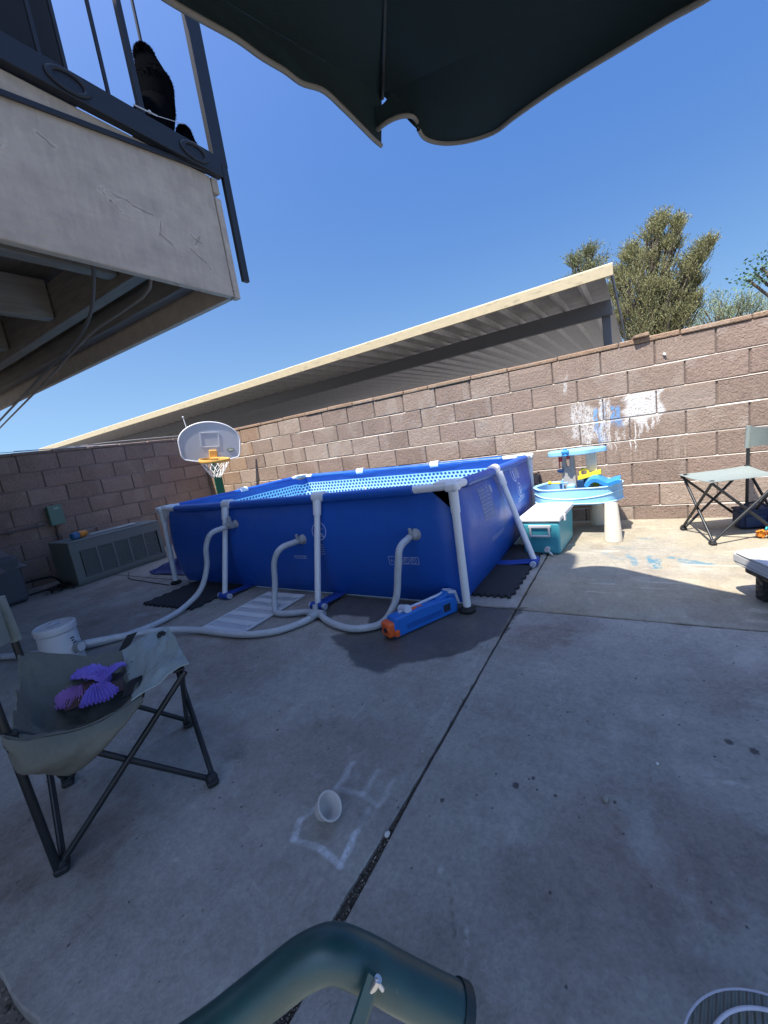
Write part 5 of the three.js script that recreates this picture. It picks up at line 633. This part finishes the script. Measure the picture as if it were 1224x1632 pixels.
// ------------------------------------------------------------------ lounge seat, bag and toys at the right edge
{
  const o = thing('lounge_seat', 'low dark wicker lounge seat with grey white cushion at the right edge', 'lounge seat', [0.42, 0, -2.655], 0.4);
  const wicker = new THREE.MeshStandardMaterial({ color: rgb(0.022, 0.023, 0.027), roughness: 0.6, bumpMap: texture(256, 256, (u, v) => { const a = 0.5 + 0.5 * Math.sin(u * 90) * Math.sin(v * 180); return [a, a, a]; }, false), bumpScale: 0.006 });
  const cush = new THREE.MeshStandardMaterial({ map: texture(256, 256, (u, v) => { const k = 0.52 * (0.88 + 0.22 * fbm(u * 7, v * 7, 4)); return [k, k * 0.985, k * 0.96]; }), roughness: 0.85 });
  mesh('frame', at(cbox(1.3, 0.045, 0.62, 0.006), 0.66, 0.158, 0.32), wicker, o);
  for (const [x, z] of [[0.075, 0.06], [1.24, 0.06], [0.075, 0.55], [1.24, 0.55]]) mesh('leg', at(cbox(0.06, 0.138, 0.06, 0.006), x, 0.069, z), wicker, o);
  const c = rbox(1.36, 0.065, 0.7, 0.02, 5); mesh('cushion', at(c, 0.655, 0.214, 0.32), cush, o);
  const pip = (y) => { const w = 0.675, d = 0.345, pts = []; for (const [sx, sz, a0] of [[1, 1, 0], [-1, 1, 1], [-1, -1, 2], [1, -1, 3]]) for (let i = 0; i <= 5; i++) { const a = (a0 + i / 5) * Math.PI / 2; pts.push(V(sx * (w - 0.03) + 0.03 * Math.cos(a), y, sz * (d - 0.03) + 0.03 * Math.sin(a))); } return new THREE.TubeGeometry(new THREE.CatmullRomCurve3(pts, true), 160, 0.0045, 7, true).translate(0.655, 0, 0.32); };
  mesh('piping', [pip(0.241), pip(0.187)], std(0.40, 0.39, 0.38, 0.8), o);
}
{ const b = thing('cooler_bag', 'small navy blue soft cooler bag on the ground under the sunny chair', 'bag', [0.70, 0, -4.04], 0.25), m = std(0.014, 0.028, 0.075, 0.75, 0, { bumpMap: weave, bumpScale: 0.001 }); mesh('body', at(rbox(0.20, 0.145, 0.13, 0.025, 4), 0, 0.076, 0), m, b); mesh('flap', at(rbox(0.205, 0.02, 0.135, 0.009), 0, 0.148, 0), m, b); mesh('pocket', at(rbox(0.13, 0.085, 0.02, 0.008), 0, 0.06, 0.068), std(0.02, 0.04, 0.10, 0.7), b); mesh('strap', pipe([[-0.09, 0.13, 0.05], [-0.05, 0.19, 0.03], [0.05, 0.19, 0.03], [0.09, 0.13, 0.05]], 0.008, 30, 8), std(0.012, 0.02, 0.04, 0.8), b); }
function splashBall(label, x, z, r, col) { const gs = [at(new THREE.SphereGeometry(r * 0.8, 16, 12), 0, 0, 0)], q = mulberry(Math.round(x * 1000)); for (let i = 0; i < 40; i++) { const d = V(q() - 0.5, q() - 0.5, q() - 0.5).normalize(); gs.push(bar([d.x * r * 0.6, d.y * r * 0.6, d.z * r * 0.6], [d.x * r, d.y * r, d.z * r], r * 0.22, r * 0.12, 6)); } const m = mesh('splash_ball', gs, std(...col, 0.7)); m.position.set(x, r, z); tag(m, label, 'ball', 'splash balls by the chair'); }
splashBall('orange splash ball, left one of the pair', 0.70, -3.74, 0.032, [0.75, 0.24, 0.02]);
splashBall('orange splash ball, right one of the pair', 0.757, -3.735, 0.034, [0.75, 0.22, 0.02]);
splashBall('turquoise splash ball behind the orange pair', 0.775, -3.83, 0.036, [0.05, 0.50, 0.55]);
{ const g = sheet(30, 24, (u, v) => { const x = (u - 0.5) * 0.22, z = (v - 0.5) * 0.2, d = Math.min(u, 1 - u, v, 1 - v) * 4; return V(x, 0.01 + sstep(0, 1, d) * (0.07 + 0.09 * fbm(u * 4, v * 4, 3)), z); }, 0.004); const m = mesh('towel', g, new THREE.MeshStandardMaterial({ map: texture(128, 128, (u, v) => { const s = Math.sin(u * 30 + 4 * fbm(u * 3, v * 3, 2)) > 0.2; return s ? [0.05, 0.26, 0.62] : [0.30, 0.58, 0.80]; }), roughness: 0.9 })); m.position.set(0.88, 0, -3.98); tag(m, 'blue striped towel crumpled beside the navy bag', 'towel'); }
// ------------------------------------------------------------------ water blaster and bowl on the slab
{
  const a = V(-1.235, 0, -1.77), b = V(-1.02, 0, -2.18), t = thing('water_blaster', 'long blue and orange toy water blaster lying in front of the pool', 'toy blaster', [(a.x + b.x) / 2, 0, (a.z + b.z) / 2], Math.atan2(-(b.z - a.z), b.x - a.x)); // local x from muzzle to stock
  const blue = std(0.015, 0.14, 0.52, 0.4), orange = std(0.72, 0.11, 0.02, 0.45), pale = std(0.50, 0.56, 0.68, 0.45), dark = std(0.012, 0.02, 0.04, 0.6);
  mesh('body', [extrude([[-0.20, 0.0], [0.235, 0.0], [0.245, 0.05], [0.21, 0.085], [-0.02, 0.10], [-0.19, 0.092], [-0.205, 0.06]], 0.075, 0.008).translate(0, 0.012, -0.038)], blue, t);
  mesh('ribs', Array.from({ length: 16 }, (_, i) => at(cbox(0.006, 0.03, 0.006, 0.001), -0.12 + i * 0.016, 0.045, 0.047)), std(0.01, 0.09, 0.36, 0.5), t);
  mesh('muzzle', [at(rbox(0.05, 0.085, 0.088, 0.016), -0.222, 0.055, 0), bar([-0.25, 0.06, 0.016], [-0.20, 0.06, 0.016], 0.027, 0.027, 16), at(rbox(0.03, 0.04, 0.05, 0.01), -0.195, 0.03, 0.03)], orange, t);
  mesh('muzzle_core', bar([-0.256, 0.06, 0.016], [-0.245, 0.06, 0.016], 0.014, 0.014, 14), dark, t);
  mesh('pump_rod', [bar([-0.14, 0.118, -0.01], [0.22, 0.128, -0.01], 0.008, 0.008, 10)], pale, t);
  mesh('pump_grip', [bar([-0.095, 0.115, -0.05], [-0.095, 0.135, 0.03], 0.024, 0.024, 14), at(rbox(0.05, 0.05, 0.03, 0.01), -0.085, 0.115, -0.02)], pale, t);
  mesh('stock', [extrude([[0.05, 0.09], [0.20, 0.135], [0.25, 0.12], [0.262, 0.05], [0.245, 0.05], [0.235, 0.10], [0.19, 0.115], [0.09, 0.088]], 0.05, 0.004).translate(0, 0, -0.025)], blue, t);
  mesh('butt_plate', extrude([[0.205, 0.142], [0.255, 0.128], [0.275, 0.05], [0.264, 0.046], [0.248, 0.118], [0.204, 0.132]], 0.062, 0.003).translate(0, 0, -0.03), pale, t);
  mesh('grip_panel', at(cbox(0.05, 0.045, 0.004, 0.001), 0.165, 0.055, 0.047), dark, t);
  mesh('stripe', at(cbox(0.075, 0.004, 0.03, 0.001), -0.03, 0.118, 0.01, 0, 0, -0.03), orange, t);
}
{ const g = lathe([[0, 0], [0.028, 0], [0.034, 0.004], [0.045, 0.05], [0.05, 0.056], [0.05, 0.062], [0.044, 0.062], [0.041, 0.052], [0.030, 0.008], [0, 0.006]], 40); const m = mesh('plastic_bowl', g, new THREE.MeshPhysicalMaterial({ color: rgb(0.66, 0.63, 0.60), roughness: 0.45, transmission: 0.2, thickness: 0 })); m.quaternion.setFromUnitVectors(V(0, 1, 0), V(0.70, 0.62, -0.05).normalize()); m.scale.setScalar(0.82); m.position.set(-0.862, 0.0215, -0.735); tag(m, 'small translucent white plastic bowl tipped over on the chalk drawing', 'bowl'); }
// ------------------------------------------------------------------ canopy overhead
{
  const c = thing('canopy', 'dark green fabric canopy with wavy valance hanging overhead', 'canopy', [0, 0, 0]);
  const L = [[-0.977, 2.27, -0.891], [-0.961, 2.27, -0.959], [-0.931, 2.27, -1.072], [-0.92, 2.27, -1.158], [-0.902, 2.27, -1.238], [-0.894, 2.27, -1.304], [-0.861, 2.27, -1.372], [-0.856, 2.27, -1.483], [-0.857, 2.27, -1.604], [-0.858, 2.27, -1.706], [-0.855, 2.27, -1.748]];
  const K = [[-0.862, 2.315, -1.71], [-0.838, 2.303, -1.706], [-0.815, 2.3, -1.698], [-0.782, 2.3, -1.697], [-0.737, 2.3, -1.709], [-0.703, 2.3, -1.742], [-0.703, 2.3, -1.783]];
  const R = [[-0.698, 2.27, -1.776], [-0.7, 2.266, -1.829], [-0.671, 2.258, -1.877], [-0.616, 2.246, -1.914], [-0.535, 2.232, -1.937], [-0.44, 2.216, -1.933], [-0.358, 2.203, -1.888], [-0.232, 2.18, -1.821], [-0.125, 2.157, -1.768], [0.005, 2.125, -1.704], [0.114, 2.093, -1.642], [0.182, 2.069, -1.603]];
  const lx = [], q = mulberry(8); for (let i = 10; i >= 1; i--) lx.push([-0.977 - 0.026 * i * 1.3 + 0.012 * Math.sin(i * 2), 2.27, -0.891 + 0.15 * i]);
  const rx = []; for (let i = 1; i <= 9; i++) rx.push([0.182 + 0.135 * i, 2.069 - 0.024 * i, -1.603 + 0.045 * i + 0.015 * Math.sin(i * 2)]);
  const left = [...lx, ...L], right = [...R, ...rx];
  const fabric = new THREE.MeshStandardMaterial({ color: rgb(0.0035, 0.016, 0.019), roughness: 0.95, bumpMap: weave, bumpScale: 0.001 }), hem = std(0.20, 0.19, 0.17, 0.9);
  const corners = [V(-0.80, 2.40, -1.70), V(1.5, 1.98, -1.40), V(1.05, 2.1, 0.95), V(-1.35, 2.40, 0.75)], apex = V(0.10, 2.62, -0.35);
  const roof = []; for (let i = 0; i < 4; i++) { const a = corners[i], b = corners[(i + 1) % 4]; roof.push(sheet(20, 20, (u, v) => { const e = a.clone().lerp(b, u), p = e.lerp(apex, v); p.y -= 0.05 * Math.sin(Math.PI * u) * (1 - v) + 0.04 * Math.sin(Math.PI * v); return p; }, 0.004, [4, 4])); }
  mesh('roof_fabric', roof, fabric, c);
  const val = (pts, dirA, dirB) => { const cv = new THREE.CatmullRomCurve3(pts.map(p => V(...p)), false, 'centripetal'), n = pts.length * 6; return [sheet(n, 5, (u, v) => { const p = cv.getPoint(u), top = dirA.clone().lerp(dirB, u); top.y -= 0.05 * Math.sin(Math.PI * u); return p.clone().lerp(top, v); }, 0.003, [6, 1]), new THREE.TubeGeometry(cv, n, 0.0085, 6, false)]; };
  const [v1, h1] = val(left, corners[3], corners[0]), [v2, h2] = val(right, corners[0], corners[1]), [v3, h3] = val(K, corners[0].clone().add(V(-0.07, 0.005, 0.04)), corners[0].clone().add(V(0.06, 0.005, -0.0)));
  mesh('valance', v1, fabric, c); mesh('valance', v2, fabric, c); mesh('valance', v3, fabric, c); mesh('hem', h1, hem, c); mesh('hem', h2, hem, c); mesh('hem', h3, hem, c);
  for (const k of corners) mesh('rib', bar(k.clone().add(V(0, -0.012, 0)), apex.clone().add(V(0, -0.05, 0)), 0.008, 0.01, 8), plasticBlack, c);
  mesh('pole', pipe([[1.5, 0, 1.5], [1.5, 1.6, 1.5], [1.45, 2.6, 1.4], [0.9, 2.85, 0.6], [0.14, 2.80, -0.28], [0.10, 2.6, -0.35]], 0.03, 60, 14), std(0.02, 0.05, 0.045, 0.4, 0.2), c);
  mesh('base', at(lathe([[0, 0], [0.22, 0], [0.22, 0.04], [0.06, 0.09], [0, 0.1]], 30), 1.5, 0.002, 1.5), plasticBlack, c);
}
// ------------------------------------------------------------------ bent green tube and cushion nearest the camera
{
  const t = thing('bent_tube', 'thick bent dark green metal tube with bolted strut, nearest the camera', 'tube', [0, 0, 0]);
  const enamelMap = texture(512, 128, (u, v) => { const k = 0.8 + 0.4 * fbm(u * 40, v * 10, 4), chip = noise(u * 170, v * 44) > 0.93 ? 1 : 0, dust = 0.35 * sstep(0.5, 0.75, fbm(u * 25 + 7, v * 8, 4)); return [mix(0.013 * k, 0.09, dust * 0.3 + chip * 0.5), mix(0.062 * k, 0.10, dust * 0.3 + chip * 0.4), mix(0.064 * k, 0.09, dust * 0.3 + chip * 0.4)]; });
  const enamelRough = texture(512, 128, (u, v) => { const k = 0.75 + 0.5 * fbm(u * 30, v * 8, 4) - (noise(u * 200, v * 50) > 0.88 ? -0.2 : 0); return [k, k, k]; }, false);
  const enamel = new THREE.MeshPhysicalMaterial({ map: enamelMap, roughness: 0.42, roughnessMap: enamelRough, clearcoat: 0.2, clearcoatRoughness: 0.35, bumpMap: enamelRough, bumpScale: 0.0006 });
  mesh('tube', pipe([[-0.74, 0.02, 0.09], [-0.68, 0.19, 0.01], [-0.58, 0.35, -0.075], [-0.458, 0.433, -0.168], [-0.404, 0.471, -0.211], [-0.365, 0.496, -0.242], [-0.338, 0.502, -0.26], [-0.307, 0.484, -0.276], [-0.269, 0.452, -0.294], [-0.212, 0.408, -0.321]], 0.0275, 120, 28, false), enamel, t);
  mesh('end_cap', [bar([-0.216, 0.411, -0.319], [-0.207, 0.4035, -0.3235], 0.0300, 0.0300, 28), bar([-0.207, 0.4035, -0.3235], [-0.204, 0.401, -0.325], 0.0285, 0.02, 28)], std(0.012, 0.03, 0.035, 0.5), t);
  mesh('strut', beam([-0.2765, 0.512, -0.2625], [-0.42, 0.01, 0.13], 0.006, 0.018, V(0.75, 0.3, -0.5)), enamel, t);
  mesh('bolt', [bar([-0.278, 0.498, -0.254], [-0.270, 0.512, -0.259], 0.0045, 0.0045, 12), beam([-0.273, 0.514, -0.257], [-0.264, 0.500, -0.258], 0.0055, 0.0045)], std(0.55, 0.55, 0.56, 0.3, 0.8), t);
}
{
  const s = thing('cushioned_stool', 'grey ribbed cushion with white piping at the lower right corner', 'stool', [0.172, 0, -0.308], -0.15);
  const W = 0.165, D = 0.125, rc = 0.09, out = (k) => { const o = []; for (const [sx, sz, a0] of [[1, 1, 0], [-1, 1, 1], [-1, -1, 2], [1, -1, 3]]) for (let i = 0; i <= 10; i++) { const a = (a0 + i / 10) * Math.PI / 2; o.push([sx * (W - rc) + (rc + k) * Math.cos(a), sz * (D - rc) + (rc + k) * Math.sin(a)]); } return o; };
  const rib = new THREE.MeshStandardMaterial({ color: rgb(0.27, 0.285, 0.25), roughness: 0.9, bumpMap: texture(256, 64, (u, v) => { const a = 0.5 + 0.5 * Math.sin(u * 2 * Math.PI * 40); return [a, a, a]; }, false), bumpScale: 0.004 });
  const g = sheet(48, 24, (u, v) => { const a = u * 6.2832, o = out(0), f = u * o.length, i = Math.floor(f) % o.length, j = (i + 1) % o.length, tt = f - Math.floor(f), x = mix(o[i][0], o[j][0], tt), z = mix(o[i][1], o[j][1], tt); const k = v < 0.5 ? 1 : Math.sqrt(Math.max(0, 1 - (v - 0.5) * 2)); const y = v < 0.5 ? 0.44 + 0.035 * v * 2 : 0.475 + 0.028 * (1 - k * k); return V(x * k, y, z * k); }, 0);
  { const p = g.attributes.position, u = g.attributes.uv; for (let i = 0; i < p.count; i++) u.setXY(i, p.getX(i) / 0.24, p.getZ(i) / 0.24); }
  mesh('cushion', g, rib, s); const tube = (k, y, r) => new THREE.TubeGeometry(new THREE.CatmullRomCurve3(out(k).map(([x, z]) => V(x, y, z)), true), 140, r, 8, true);
  mesh('piping', [tube(0.001, 0.474, 0.0015), tube(-0.020, 0.486, 0.0019)], std(0.66, 0.66, 0.74, 0.7), s);
  mesh('frame', at(rbox(0.30, 0.03, 0.22, 0.012), 0, 0.425, 0), plasticBlack, s); for (const [x, z] of [[-0.1, -0.06], [0.1, -0.06], [-0.1, 0.06], [0.1, 0.06]]) mesh('leg', bar([x, 0.002, z], [x, 0.42, z], 0.01, 0.01, 10), plasticBlack, s);
}
renderer.render(scene, camera);
